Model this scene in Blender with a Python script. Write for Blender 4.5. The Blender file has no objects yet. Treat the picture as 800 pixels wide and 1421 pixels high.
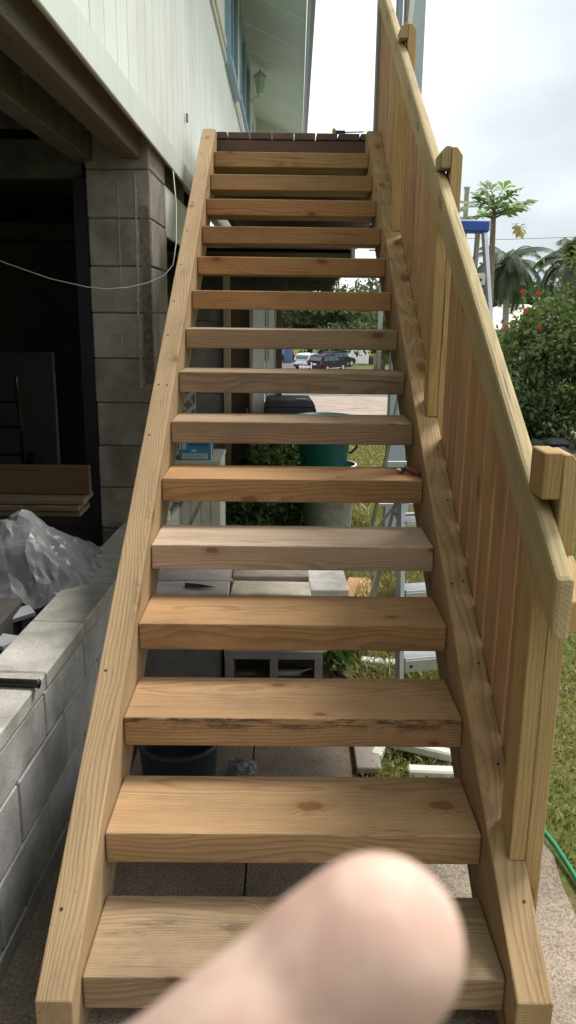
import bpy, bmesh, math, random
import numpy as np
from mathutils import Vector, Matrix, noise as mnoise

# ------------------------------------------------------------------ scene, camera, sky, sun
SC = bpy.context.scene
COL = SC.collection
CAM = Vector((-.0371, -1.1697, 1.5575))
FW = Vector((0.00804679, 0.96947001, -0.24507786))
RT = Vector((0.99992091, -0.00543209, 0.01134293))
UP = Vector((-0.00966535, 0.24514975, 0.96943704))
cd = bpy.data.cameras.new("camera")
cd.sensor_fit = 'VERTICAL'; cd.sensor_height = 24; cd.sensor_width = 24
cd.lens = 1120 / 1421 * 24
cd.clip_start = .01; cd.clip_end = 2000
cd.dof.use_dof = True; cd.dof.focus_distance = 4.0; cd.dof.aperture_fstop = 14.5
cam = bpy.data.objects.new("camera", cd); COL.objects.link(cam)
cam.matrix_world = Matrix(((RT.x, UP.x, -FW.x, CAM.x), (RT.y, UP.y, -FW.y, CAM.y),
                           (RT.z, UP.z, -FW.z, CAM.z), (0, 0, 0, 1)))
SC.camera = cam
SC.view_settings.view_transform = 'Standard'; SC.view_settings.look = 'None'
SC.view_settings.exposure = 0.54; SC.view_settings.gamma = 1
SC.cycles.max_bounces = 6; SC.cycles.diffuse_bounces = 4; SC.cycles.transparent_max_bounces = 8
SC.cycles.use_denoising = True

SUN_EL, SUN_AZ = math.radians(60), math.radians(48)      # azimuth clockwise from +Y
W = bpy.data.worlds.new("World"); SC.world = W; W.use_nodes = True
nt = W.node_tree; nt.nodes.clear()
def wn(t, **k):
    n = nt.nodes.new(t)
    for a, v in k.items(): setattr(n, a, v)
    return n
wo = wn('ShaderNodeOutputWorld'); bg = wn('ShaderNodeBackground')
sky = wn('ShaderNodeTexSky', sky_type='NISHITA', sun_disc=False, sun_elevation=SUN_EL, sun_rotation=SUN_AZ)
tc = wn('ShaderNodeTexCoord'); mp = wn('ShaderNodeMapping'); mp.inputs['Scale'].default_value = (1, 1, 2.2)
n1 = wn('ShaderNodeTexNoise'); n1.inputs['Scale'].default_value = 2.1; n1.inputs['Detail'].default_value = 5
n1.inputs['Roughness'].default_value = .5
r1 = wn('ShaderNodeValToRGB')
r1.color_ramp.elements[0].position = .16; r1.color_ramp.elements[0].color = (6.3, 7.2, 7.7, 1)
r1.color_ramp.elements[1].position = .41; r1.color_ramp.elements[1].color = (14.0, 14.1, 13.9, 1)
mx = wn('ShaderNodeMixRGB'); mx.inputs['Fac'].default_value = .93
nt.links.new(tc.outputs['Generated'], mp.inputs['Vector']); nt.links.new(mp.outputs['Vector'], n1.inputs['Vector'])
dp = wn('ShaderNodeVectorMath', operation='DOT_PRODUCT'); dp.inputs[1].default_value = (.44, .89, .12); nt.links.new(tc.outputs['Generated'], dp.inputs[0])
ad = wn('ShaderNodeMath', operation='MULTIPLY_ADD'); ad.inputs[1].default_value = .16; nt.links.new(n1.outputs['Fac'], ad.inputs[0]); nt.links.new(dp.outputs['Value'], ad.inputs[2])
mr = wn('ShaderNodeMapRange', interpolation_type='SMOOTHSTEP'); mr.inputs[1].default_value = .965; mr.inputs[2].default_value = 1.10; mr.inputs[3].default_value = 0; mr.inputs[4].default_value = .36; nt.links.new(ad.outputs[0], mr.inputs[0])
sb_ = wn('ShaderNodeMath', operation='SUBTRACT'); nt.links.new(n1.outputs['Fac'], sb_.inputs[0]); nt.links.new(mr.outputs[0], sb_.inputs[1])
nt.links.new(sb_.outputs[0], r1.inputs['Fac'])
nt.links.new(sky.outputs['Color'], mx.inputs['Color1']); nt.links.new(r1.outputs['Color'], mx.inputs['Color2'])
nt.links.new(mx.outputs['Color'], bg.inputs['Color']); bg.inputs['Strength'].default_value = .072
nt.links.new(bg.outputs['Background'], wo.inputs['Surface'])
sl = bpy.data.lights.new("sun", 'SUN'); sl.energy = 2.7; sl.angle = math.radians(16); sl.color = (1, .95, .87)
so = bpy.data.objects.new("sun", sl); COL.objects.link(so); so.location = (6, 3, 12)
sd = Vector((math.sin(SUN_AZ) * math.cos(SUN_EL), math.cos(SUN_AZ) * math.cos(SUN_EL), math.sin(SUN_EL)))
so.rotation_euler = sd.to_track_quat('Z', 'Y').to_euler()

# ------------------------------------------------------------------ helpers
RND = random.Random(7)
def tag(o, label=None, cat=None, group=None, kind=None):
    if label: o['label'] = label
    if cat: o['category'] = cat
    if group: o['group'] = group
    if kind: o['kind'] = kind
    return o
def empty(name, loc=(0, 0, 0), rz=0):
    o = bpy.data.objects.new(name, None); o.empty_display_size = .1; COL.objects.link(o)
    o.location = loc; o.rotation_euler = (0, 0, rz); return o
def thing(name, label, cat, loc=(0, 0, 0), rz=0, group=None):
    return tag(empty(name, loc, rz), label, cat, group)
def link(name, me, mat=None, parent=None, mtx=None, color=None):
    o = bpy.data.objects.new(name, me); COL.objects.link(o)
    if mat is not None and len(me.materials) == 0: me.materials.append(mat)
    if parent is not None: o.parent = parent
    if mtx is not None: o.matrix_basis = mtx
    if color is not None: o.color = (*color, 1) if len(color) == 3 else color
    else: o.color = (1, 1, 1, 1)
    return o
def bm_me(bm, name='m', smooth=False):
    bmesh.ops.recalc_face_normals(bm, faces=bm.faces)
    me = bpy.data.meshes.new(name); bm.to_mesh(me); bm.free()
    if smooth: me.polygons.foreach_set('use_smooth', [True] * len(me.polygons))
    return me
def py_me(v, f, name='m', smooth=False):
    me = bpy.data.meshes.new(name); me.from_pydata([tuple(map(float, p)) for p in v], [], [tuple(map(int, q)) for q in f]); me.update()
    if smooth: me.polygons.foreach_set('use_smooth', [True] * len(me.polygons))
    return me
def bx(bm, c, s, rot=None):
    r = bmesh.ops.create_cube(bm, size=1)
    m = Matrix.Translation(c) @ (rot.to_4x4() if rot is not None else Matrix()) @ Matrix.Diagonal((*s, 1))
    bmesh.ops.transform(bm, matrix=m, verts=r['verts']); return r['verts']
def box_me(s, bev=.003, seg=1):
    bm = bmesh.new(); bx(bm, (0, 0, 0), s)
    if bev: bmesh.ops.bevel(bm, geom=bm.edges[:], offset=bev, segments=seg, affect='EDGES', profile=.5)
    return bm_me(bm)
def box(name, c, s, mat, parent=None, bev=.003, rot=None, color=None):
    m = Matrix.Translation(c) @ (rot.to_4x4() if rot is not None else Matrix())
    return link(name, box_me(s, bev), mat, parent, m, color)
def prism_me(poly, th, bev=.003, seg=1):
    """polygon in local XZ, extruded along Y by th, centred"""
    bm = bmesh.new()
    a = [bm.verts.new((x, -th / 2, z)) for x, z in poly]; b = [bm.verts.new((x, th / 2, z)) for x, z in poly]
    bm.faces.new(a); bm.faces.new(b[::-1]); n = len(poly)
    for i in range(n): bm.faces.new((a[i], b[i], b[(i + 1) % n], a[(i + 1) % n]))
    bmesh.ops.recalc_face_normals(bm, faces=bm.faces)
    if bev: bmesh.ops.bevel(bm, geom=bm.edges[:], offset=bev, segments=seg, affect='EDGES', profile=.5)
    return bm_me(bm)
def frame_m(o, ex, ez):
    ex = Vector(ex).normalized(); ez = Vector(ez); ez = (ez - ex * ez.dot(ex)).normalized(); ey = ez.cross(ex)
    return Matrix(((ex.x, ey.x, ez.x, o[0]), (ex.y, ey.y, ez.y, o[1]), (ex.z, ey.z, ez.z, o[2]), (0, 0, 0, 1)))
def bar(name, a, b, w, h, mat, parent=None, up=(0, 0, 1), bev=.003, color=None):
    """a stick from a to b, local X along it; w across (local Y), h along up (local Z)"""
    a, b = Vector(a), Vector(b); L = (b - a).length
    if abs((b - a).normalized().dot(Vector(up))) > .99: up = (1, 0, 0)
    return link(name, box_me((L, w, h), bev), mat, parent, frame_m((a + b) / 2, b - a, up), color)
def tube_bm(bm, pts, r, seg=8, cap=True):
    pts = [Vector(p) for p in pts]; n = len(pts); rs = r if isinstance(r, (list, tuple)) else [r] * n
    rings = []; prev = None
    for i, p in enumerate(pts):
        t = (pts[min(i + 1, n - 1)] - pts[max(i - 1, 0)]).normalized()
        if prev is None:
            u = t.orthogonal().normalized()
        else:
            u = (prev - t * prev.dot(t)).normalized()
        prev = u; v = t.cross(u)
        rings.append([bm.verts.new(p + (u * math.cos(2 * math.pi * k / seg) + v * math.sin(2 * math.pi * k / seg)) * rs[i]) for k in range(seg)])
    for i in range(n - 1):
        for k in range(seg):
            bm.faces.new((rings[i][k], rings[i][(k + 1) % seg], rings[i + 1][(k + 1) % seg], rings[i + 1][k]))
    if cap: bm.faces.new(rings[0][::-1]); bm.faces.new(rings[-1])
def tube(name, pts, r, mat, parent=None, seg=8, color=None):
    bm = bmesh.new(); tube_bm(bm, pts, r, seg); return link(name, bm_me(bm, smooth=True), mat, parent, None, color)
def lathe_bm(bm, prof, seg=24, c=(0, 0, 0)):
    rings = []
    for r, z in prof:
        rings.append([bm.verts.new((c[0] + r * math.cos(2 * math.pi * k / seg), c[1] + r * math.sin(2 * math.pi * k / seg), c[2] + z)) for k in range(seg)])
    for a, b in zip(rings, rings[1:]):
        for k in range(seg): bm.faces.new((a[k], a[(k + 1) % seg], b[(k + 1) % seg], b[k]))
    return rings

# ------------------------------------------------------------------ materials
class NB:
    def __init__(s, name):
        s.m = bpy.data.materials.new(name); s.m.use_nodes = True; s.t = s.m.node_tree; s.t.nodes.clear()
        s.out = s.n('ShaderNodeOutputMaterial'); s.b = s.n('ShaderNodeBsdfPrincipled')
        s.l(s.b.outputs[0], s.out.inputs[0])
    def n(s, t, **k):
        x = s.t.nodes.new(t)
        for a, v in k.items(): setattr(x, a, v)
        return x
    def l(s, a, b): s.t.links.new(a, b)
    def put(s, sock, v):
        if hasattr(v, 'is_output'): s.l(v, sock)
        elif isinstance(v, (tuple, list)) and sock.type == 'RGBA' and len(v) == 3: sock.default_value = (*v, 1)
        else: sock.default_value = v
    def math(s, op, a, b=0., c=None, clamp=False):
        x = s.n('ShaderNodeMath', operation=op, use_clamp=clamp); s.put(x.inputs[0], a); s.put(x.inputs[1], b)
        if c is not None: s.put(x.inputs[2], c)
        return x.outputs[0]
    def vm(s, op, a, b=(0, 0, 0)):
        x = s.n('ShaderNodeVectorMath', operation=op); s.put(x.inputs[0], a); s.put(x.inputs[1], b)
        return x.outputs['Value'] if op in ('LENGTH', 'DISTANCE', 'DOT_PRODUCT') else x.outputs[0]
    def noise(s, v, scale, detail=3, rough=.55, col=False):
        x = s.n('ShaderNodeTexNoise'); s.l(v, x.inputs['Vector']); x.inputs['Scale'].default_value = scale
        x.inputs['Detail'].default_value = detail; x.inputs['Roughness'].default_value = rough
        return x.outputs['Color'] if col else x.outputs['Fac']
    def mix(s, f, a, b, mode='MIX'):
        x = s.n('ShaderNodeMixRGB', blend_type=mode); s.put(x.inputs[0], f); s.put(x.inputs[1], a); s.put(x.inputs[2], b); return x.outputs[0]
    def ramp(s, f, *st):
        x = s.n('ShaderNodeValToRGB'); s.l(f, x.inputs[0]); e = x.color_ramp.elements
        while len(e) < len(st): e.new(.5)
        for q, (p, c) in zip(e, st):
            q.position = p; q.color = (c, c, c, 1) if not isinstance(c, tuple) else (*c, 1)
        return x.outputs[0]
    def smooth(s, v, lo, hi):
        x = s.n('ShaderNodeMapRange', interpolation_type='SMOOTHSTEP'); s.put(x.inputs[0], v)
        x.inputs[1].default_value = lo; x.inputs[2].default_value = hi; return x.outputs[0]
    def bump(s, h, dist, st=1.):
        x = s.n('ShaderNodeBump'); s.l(h, x.inputs['Height']); x.inputs['Distance'].default_value = dist; x.inputs['Strength'].default_value = st
        s.l(x.outputs[0], s.b.inputs['Normal'])
    def fin(s, col, rough=.7, spec=.3, metal=0.):
        s.put(s.b.inputs['Base Color'], col); s.put(s.b.inputs['Roughness'], rough)
        s.b.inputs['Specular IOR Level'].default_value = spec; s.b.inputs['Metallic'].default_value = metal
        return s.m
def make_wood(name, early, late, ring=.0065, knots=.62, contrast=1., stain=None, grey=0., rough=.72):
    s = NB(name); tcn = s.n('ShaderNodeTexCoord'); oi = s.n('ShaderNodeObjectInfo')
    wnz = s.n('ShaderNodeTexWhiteNoise', noise_dimensions='1D'); s.l(oi.outputs['Random'], wnz.inputs['W'])
    rc = s.n('ShaderNodeSeparateColor'); s.l(wnz.outputs['Color'], rc.inputs[0])
    off = s.n('ShaderNodeCombineXYZ'); s.l(s.math('MULTIPLY', oi.outputs['Random'], 71.), off.inputs[0])
    co0 = tcn.outputs['Object']
    # knots: cells stretched along the board
    k3 = s.n('ShaderNodeSeparateXYZ'); s.l(co0, k3.inputs[0])
    kc2 = s.n('ShaderNodeCombineXYZ')
    s.l(s.math('MULTIPLY_ADD', k3.outputs[0], 3.2, s.math('MULTIPLY', oi.outputs['Random'], 71.)), kc2.inputs[0])
    s.l(s.math('MULTIPLY_ADD', s.math('ADD', k3.outputs[1], s.math('MULTIPLY', k3.outputs[2], 1.3)), 5.6, s.math('MULTIPLY', oi.outputs['Random'], 23.)), kc2.inputs[1])
    vo = s.n('ShaderNodeTexVoronoi', feature='F1', voronoi_dimensions='2D'); s.l(kc2.outputs[0], vo.inputs['Vector']); vo.inputs['Scale'].default_value = 1.
    vs = s.n('ShaderNodeSeparateColor'); s.l(vo.outputs['Color'], vs.inputs[0])
    has = s.math('GREATER_THAN', vs.outputs[0], knots)
    kd = s.math('ADD', s.math('MULTIPLY', vo.outputs['Distance'], s.math('MULTIPLY_ADD', vs.outputs[1], 1.5, .9)), s.math('MULTIPLY', s.noise(s.vm('ADD', co0, off.outputs[0]), 40., 2), .07))
    near = s.math('MULTIPLY', s.math('SUBTRACT', 1., s.smooth(kd, .08, .34)), has)
    core = s.math('MULTIPLY', s.math('SUBTRACT', 1., s.smooth(kd, .115, .16)), has)
    # growth rings round a pith that lies off the board
    co = s.vm('ADD', co0, off.outputs[0])
    wob = s.vm('SUBTRACT', s.noise(s.vm('MULTIPLY', co, (1.3, 4, 4)), 1., 2, col=True), (.5, .5, .5))
    wob2 = s.vm('SUBTRACT', s.noise(s.vm('MULTIPLY', co, (6, 22, 22)), 1., 2, col=True), (.5, .5, .5))
    p = s.vm('ADD', s.vm('ADD', co0, s.vm('MULTIPLY', wob, (.06, .06, .06))), s.vm('MULTIPLY', wob2, (0, .006, .006)))
    px = s.math('MULTIPLY_ADD', rc.outputs[0], .24, -.12)
    pz = s.math('MULTIPLY_ADD', rc.outputs[1], -.10, -.035)
    pith = s.n('ShaderNodeCombineXYZ'); s.l(px, pith.inputs[1]); s.l(pz, pith.inputs[2])
    q = s.vm('MULTIPLY', s.vm('SUBTRACT', p, pith.outputs[0]), (0.035, 1, 1))
    rr = s.math('ADD', s.vm('LENGTH', q), s.math('MULTIPLY', near, .02))
    fr = s.math('FRACT', s.math('DIVIDE', rr, ring))
    lat = s.math('MULTIPLY', s.smooth(fr, .35, .88), s.math('SUBTRACT', 1., s.smooth(fr, .93, 1.)))
    fib = s.noise(s.vm('MULTIPLY', co, (6, 420, 420)), 1., 2)
    big = s.noise(s.vm('MULTIPLY', co, (1.6, 9, 9)), 1., 3)
    col = s.mix(s.math('MULTIPLY', lat, .85 * contrast, clamp=True), early, late)
    col = s.mix(1., col, s.ramp(big, (.25, .80), (.75, 1.16)), 'MULTIPLY')
    col = s.mix(1., col, s.ramp(fib, (.3, .86), (.7, 1.1)), 'MULTIPLY')
    kc = (late[0] * .62, late[1] * .45, late[2] * .40)
    col = s.mix(s.math('MULTIPLY', near, .45), col, (late[0] * .9, late[1] * .78, late[2] * .65))
    col = s.mix(s.math('MULTIPLY', core, .72), col, kc)
    # scuffs and handling dirt
    d1 = s.smooth(s.noise(s.vm('MULTIPLY', co, (5, 14, 14)), 1., 5, .7), .60, .78)
    col = s.mix(s.math('MULTIPLY', d1, .42), col, (.10, .085, .07))
    ck = s.math('MULTIPLY', s.smooth(s.noise(s.vm('MULTIPLY', co, (1.5, 75, 75)), 1., 2), .665, .70), s.smooth(s.noise(s.vm('MULTIPLY', co, (2.2, 5, 5)), 1., 2), .48, .60))
    col = s.mix(s.math('MULTIPLY', ck, .75), col, (.05, .035, .025))
    gm = s.smooth(s.noise(s.vm('MULTIPLY', co, (2.4, 5, 5)), 1., 6, .72), .50, .72)
    col = s.mix(s.math('MULTIPLY', gm, .42), col, (.15, .115, .08))
    d2 = s.smooth(s.noise(s.vm('MULTIPLY', co, (90, 120, 120)), 1., 1), .70, .76)
    col = s.mix(s.math('MULTIPLY', d2, .30), col, (.09, .06, .04))
    if grey: col = s.mix(grey, col, (.30, .285, .26))
    if stain:
        sp = s.n('ShaderNodeSeparateXYZ'); s.l(co0, sp.inputs[0])
        if stain == 'edge':   # mould along the arris of the front face
            band = s.math('MULTIPLY', s.math('SUBTRACT', 1., s.smooth(sp.outputs[1], -.125, -.118)), s.smooth(sp.outputs[2], -.012, .030))
            nz = s.smooth(s.noise(s.vm('MULTIPLY', co, (9, 60, 60)), 1., 5, .75), .44, .60)
        else:                 # a scuffed band across the top
            band = s.math('SUBTRACT', 1., s.smooth(s.math('ABSOLUTE', s.math('ADD', sp.outputs[1], -.02)), .01, .04))
            nz = s.smooth(s.noise(s.vm('MULTIPLY', co, (8, 30, 30)), 1., 4, .7), .47, .65)
        col = s.mix(s.math('MULTIPLY', s.math('MULTIPLY', band, nz), .85 if stain == 'edge' else .5), col, (.035, .028, .022))
    col = s.mix(1., col, oi.outputs['Color'], 'MULTIPLY')
    s.bump(s.math('ADD', s.math('MULTIPLY', lat, .6), s.math('MULTIPLY', fib, .5)), .0007, .7)
    return s.fin(col, rough, .25)
def make_plain(name, col, rough=.6, metal=0., spec=.4, var=.12, scale=9., bump=0., dirt=0.):
    s = NB(name); tcn = s.n('ShaderNodeTexCoord'); oi = s.n('ShaderNodeObjectInfo')
    v = s.vm('ADD', tcn.outputs['Object'], oi.outputs['Location'])
    nz = s.noise(v, scale, 4, .6)
    c = s.mix(1., (col[0], col[1], col[2]), s.ramp(nz, (.3, 1 - var), (.7, 1 + var)), 'MULTIPLY')
    if dirt:
        c = s.mix(s.math('MULTIPLY', s.smooth(s.noise(v, scale * 2.3, 5, .7), .5, .72), dirt), c, (.08, .075, .06))
    c = s.mix(1., c, oi.outputs['Color'], 'MULTIPLY')
    if bump: s.bump(s.noise(v, scale * 12, 3), bump)
    return s.fin(c, rough, spec, metal)
def make_block(name, col, var=.25, speck=.5, stain=0.):
    s = NB(name); tcn = s.n('ShaderNodeTexCoord'); oi = s.n('ShaderNodeObjectInfo')
    off = s.n('ShaderNodeCombineXYZ'); s.l(s.math('MULTIPLY', oi.outputs['Random'], 31.), off.inputs[0])
    v = s.vm('ADD', tcn.outputs['Object'], off.outputs[0])
    f1 = s.noise(v, 220., 2, .6); f2 = s.noise(v, 7., 5, .65); f3 = s.noise(v, 150., 3, .7)
    c = s.mix(1., col, s.ramp(f2, (.3, 1 - var), (.7, 1 + var * .7)), 'MULTIPLY')
    c = s.mix(1., c, s.ramp(f1, (.3, 1 - speck * .45), (.7, 1 + speck * .35)), 'MULTIPLY')
    pit = s.smooth(f3, .60, .70)
    c = s.mix(s.math('MULTIPLY', pit, .55), c, (.05, .045, .04))
    if stain:
        c = s.mix(s.math('MULTIPLY', s.smooth(s.noise(s.vm('MULTIPLY', v, (3, 3, 1.2)), 1.6, 4, .6), .45, .7), stain), c, (.09, .075, .06))
    c = s.mix(1., c, oi.outputs['Color'], 'MULTIPLY')
    s.bump(s.math('SUBTRACT', s.math('MULTIPLY', f1, .5), s.math('MULTIPLY', pit, .8)), .0022, .8)
    return s.fin(c, .92, .15)
def make_leaf(name, a, b, trans=.35, rough=.5):
    s = NB(name); g = s.n('ShaderNodeNewGeometry'); tcn = s.n('ShaderNodeTexCoord')
    cl = s.noise(tcn.outputs['Object'], 1.7, 2)
    f = s.math('ADD', s.math('MULTIPLY', g.outputs['Random Per Island'], .7), s.math('MULTIPLY', cl, .5), clamp=True)
    c = s.mix(f, a, b); s.fin(c, rough, .3)
    tr = s.n('ShaderNodeBsdfTranslucent'); s.put(tr.inputs[0], s.mix(1., c, (1.3, 1.5, .6), 'MULTIPLY'))
    mxs = s.n('ShaderNodeMixShader'); mxs.inputs[0].default_value = trans
    s.l(s.b.outputs[0], mxs.inputs[1]); s.l(tr.outputs[0], mxs.inputs[2]); s.l(mxs.outputs[0], s.out.inputs[0])
    return s.m
def make_glass(name, col, rough=.05):
    s = NB(name); return s.fin(col, rough, .6)
def make_ground():
    s = NB("turf_soil"); tcn = s.n('ShaderNodeTexCoord'); v = tcn.outputs['Object']
    a = s.noise(v, .9, 5, .6); b = s.noise(v, 38., 3)
    c = s.mix(s.smooth(a, .38, .6), (.13, .125, .045), (.085, .125, .03))
    c = s.mix(s.smooth(s.noise(v, 2.3, 4), .55, .7), c, (.17, .135, .075))
    c = s.mix(1., c, s.ramp(b, (.3, .65), (.7, 1.25)), 'MULTIPLY')
    s.bump(b, .03, .6); return s.fin(c, .95, .1)
def make_conc(name, col, grit=1.):
    s = NB(name); tcn = s.n('ShaderNodeTexCoord'); v = tcn.outputs['Object']
    a = s.noise(v, 1.6, 6, .65); b = s.noise(v, 160., 2); d = s.noise(v, 14., 4, .7)
    c = s.mix(1., col, s.ramp(a, (.3, .62), (.7, 1.2)), 'MULTIPLY')
    c = s.mix(1., c, s.ramp(b, (.3, 1 - .35 * grit), (.7, 1 + .3 * grit)), 'MULTIPLY')
    c = s.mix(s.math('MULTIPLY', s.smooth(d, .52, .7), .5), c, (.10, .085, .06))
    s.bump(s.math('ADD', b, d), .003 * grit, .8); return s.fin(c, .93, .15)

M = {}
M['tread'] = make_wood("fir_tread", (.455, .295, .160), (.31, .178, .085), .0052, .50, .75)
M['tread_edge'] = make_wood("fir_tread_mould", (.455, .295, .160), (.31, .178, .085), .0052, .50, .75, stain='edge')
M['tread_top'] = make_wood("fir_tread_scuffed", (.44, .29, .165), (.30, .175, .088), .0052, .55, .75, stain='top')
M['stringer'] = make_wood("fir_stringer", (.44, .32, .185), (.31, .21, .112), .0047, .55, .85)
M['rail'] = make_wood("treated_rail", (.47, .375, .21), (.365, .28, .14), .0075, .6, .7)
M['baluster'] = make_wood("red_baluster", (.48, .31, .175), (.37, .215, .11), .0062, .7, .8)
M['old'] = make_wood("old_timber", (.27, .225, .165), (.16, .125, .09), .006, .75, .9, grey=.15)
M['greywood'] = make_wood("weathered_timber", (.30, .29, .28), (.20, .19, .18), .006, .8, .8, grey=.4)
M['deck'] = make_wood("dark_deck_board", (.13, .095, .085), (.08, .058, .05), .005, .8, .6)
M['cedar'] = make_wood("cedar_scrap", (.55, .36, .19), (.38, .22, .11), .006, .8, .8)
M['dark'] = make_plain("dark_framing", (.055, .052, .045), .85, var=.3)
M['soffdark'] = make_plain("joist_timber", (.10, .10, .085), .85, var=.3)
M['cmu'] = make_block("grey_block", (.47, .465, .45), .26, .38, stain=.30)
M['cmu_col'] = make_block("brown_block", (.34, .32, .285), .3, .5, stain=.4)
M['cmu_light'] = make_block("pale_block", (.44, .43, .40), .15)
M['mortar'] = make_block("mortar", (.26, .245, .22), .2)
def make_siding():
    s = NB("white_siding"); tcn = s.n('ShaderNodeTexCoord'); oi = s.n('ShaderNodeObjectInfo')
    v = s.vm('ADD', tcn.outputs['Object'], oi.outputs['Location'])
    c = s.mix(1., (.76, .82, .76), s.ramp(s.noise(v, 2.2, 4), (.3, .92), (.7, 1.05)), 'MULTIPLY')
    run = s.smooth(s.noise(s.vm('MULTIPLY', v, (30, 30, 1.1)), 1., 4, .6), .52, .76)
    c = s.mix(s.math('MULTIPLY', run, .22), c, (.36, .38, .33))
    sc = s.smooth(s.noise(s.vm('MULTIPLY', v, (9, 9, 9)), 1., 6, .75), .60, .70)
    c = s.mix(s.math('MULTIPLY', sc, .16), c, (.38, .38, .34))
    c = s.mix(1., c, oi.outputs['Color'], 'MULTIPLY'); return s.fin(c, .55, .3)
M['siding'] = make_siding()
M['trim'] = make_plain("cream_trim", (.66, .66, .55), .5, var=.05)
M['soffit'] = make_plain("soffit_paint", (.56, .68, .62), .6, var=.05, scale=2.)
M['bluetrim'] = make_plain("blue_trim", (.30, .46, .58), .5, var=.06)
M['glass'] = make_glass("window_glass", (.07, .11, .14), .12)
M['fascia'] = make_plain("fascia_paint", (.42, .52, .58), .45, var=.06)
M['drip'] = make_plain("white_drip", (.40, .39, .36), .85, var=.3, scale=60)
M['rust'] = make_plain("rust_stain", (.19, .155, .13), .9, var=.4, scale=40)
M['steel'] = make_plain("dark_steel", (.016, .016, .022), .7, var=.2)
M['blackpipe'] = make_plain("black_pipe", (.022, .02, .02), .45, var=.3, scale=40)
M['alu'] = make_plain("ladder_aluminium", (.62, .63, .65), .38, metal=.75, var=.08, scale=30)
M['blueplastic'] = make_plain("blue_plastic", (.03, .10, .42), .4, var=.08)
M['teal'] = make_plain("teal_plastic", (.012, .17, .18), .45, var=.08)
M['black'] = make_plain("black_plastic", (.018, .018, .022), .5, var=.15)
M['bucketblue'] = make_plain("slate_plastic", (.035, .05, .075), .5, var=.15)
M['galv'] = make_plain("galvanised", (.36, .37, .38), .5, metal=.5, var=.2, scale=14, dirt=.25)
M['white'] = make_plain("white_paint", (.78, .78, .75), .5, var=.05, dirt=.08)
M['offwhite'] = make_plain("old_white_paint", (.55, .54, .46), .6, var=.1, scale=5, dirt=.25)
M['pvc'] = make_plain("white_vinyl", (.66, .68, .60), .4, var=.06, dirt=.1)
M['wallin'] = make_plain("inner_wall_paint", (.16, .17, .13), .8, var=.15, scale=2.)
M['panelin'] = make_plain("white_panel", (.30, .36, .36), .5, var=.06)
M['brown'] = make_plain("brown_panel", (.10, .07, .055), .8, var=.2, scale=4)
M['chrome'] = make_plain("bright_metal", (.6, .6, .6), .25, metal=1., var=.05)
M['rubber'] = make_plain("rubber", (.02, .02, .02), .8, var=.1)
M['hose'] = make_plain("green_hose", (.02, .20, .10), .45, var=.15, scale=20)
M['redgrip'] = make_plain("red_grip", (.20, .045, .035), .5, var=.1)
M['cable'] = make_plain("white_cable", (.6, .6, .58), .5, var=.05)
M['roofdark'] = make_plain("lean_to_roof", (.12, .105, .09), .7, var=.2)
M['bark'] = make_plain("bark", (.14, .11, .085), .9, var=.35, scale=6, bump=.01)
M['polewood'] = make_plain("pole_wood", (.26, .24, .22), .9, var=.2)
M['rock'] = make_plain("lava_rock", (.055, .055, .06), .9, var=.4, scale=7, bump=.02)
M['drive'] = make_conc("driveway_concrete", (.33, .27, .23), .5)
M['asphalt'] = make_conc("asphalt", (.15, .145, .145), .5)
M['walk'] = make_conc("sidewalk", (.34, .33, .32), .4)
M['pad'] = make_conc("concrete_pad", (.32, .27, .215), 1.2)
M['floorin'] = make_conc("inner_floor", (.20, .18, .155), .9)
M['turf'] = make_ground()
M['blade'] = make_leaf("grass_blade", (.125, .135, .05), (.38, .33, .17), .3)
M['hedge'] = make_leaf("hedge_leaf", (.045, .07, .032), (.14, .18, .085))
M['shrub'] = make_leaf("shrub_leaf", (.03, .06, .02), (.11, .17, .05))
M['treeleaf'] = make_leaf("tree_leaf", (.032, .052, .026), (.10, .13, .065))
M['papaya'] = make_leaf("papaya_leaf", (.10, .17, .06), (.17, .25, .10), .45)
M['palm'] = make_leaf("palm_leaf", (.035, .05, .04), (.085, .11, .075))
M['dryleaf'] = make_leaf("dry_leaf", (.35, .28, .10), (.42, .36, .16), .3)
M['flower'] = make_leaf("red_petal", (.45, .02, .03), (.6, .05, .05), .2)
M['nail'] = make_plain("rusty_nail", (.045, .03, .022), .7, var=.2)

def gz(x, y):
    return 0. if y < 3 else (-.062 * (y - 3) if y < 78 else -4.65)

# ------------------------------------------------------------------ setting: ground, pads, roads
def sheet(name, xs, ys, mat, lift=0., kind='structure', fn=gz):
    xs = list(xs); ys = list(ys); v = [(x, y, fn(x, y) + lift) for y in ys for x in xs]; n = len(xs)
    f = [(j * n + i, j * n + i + 1, (j + 1) * n + i + 1, (j + 1) * n + i) for j in range(len(ys) - 1) for i in range(n - 1)]
    return tag(link(name, py_me(v, f), mat), kind=kind)
def gground(x, y): return gz(x, y) - (.42 if -6.05 < x < -.547 and -4.05 < y < 6.35 else 0)
sheet('ground', [-700, -300, -100, -30, -6.1, -6.04, -.549, -.5465, 0, 3, 10, 30, 100, 300, 700], [-300, -60, -10, -4.1, -4.04, 0, 3, 6.34, 6.38, 8, 16, 30, 78, 110, 300, 1200], M['turf'], fn=gground)
sheet('driveway', (-14, 0, 14), (12.6, 16, 24, 29), M['drive'], .012)
sheet('road', (-25, -8, 4.75), (29, 40, 78, 112), M['asphalt'], .012)
sheet('sidewalk', (4.9, 6.7), (29, 40, 77), M['walk'], .09)
sheet('kerb', (4.7, 4.9), (29, 40, 77), M['white'], .1)
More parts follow.
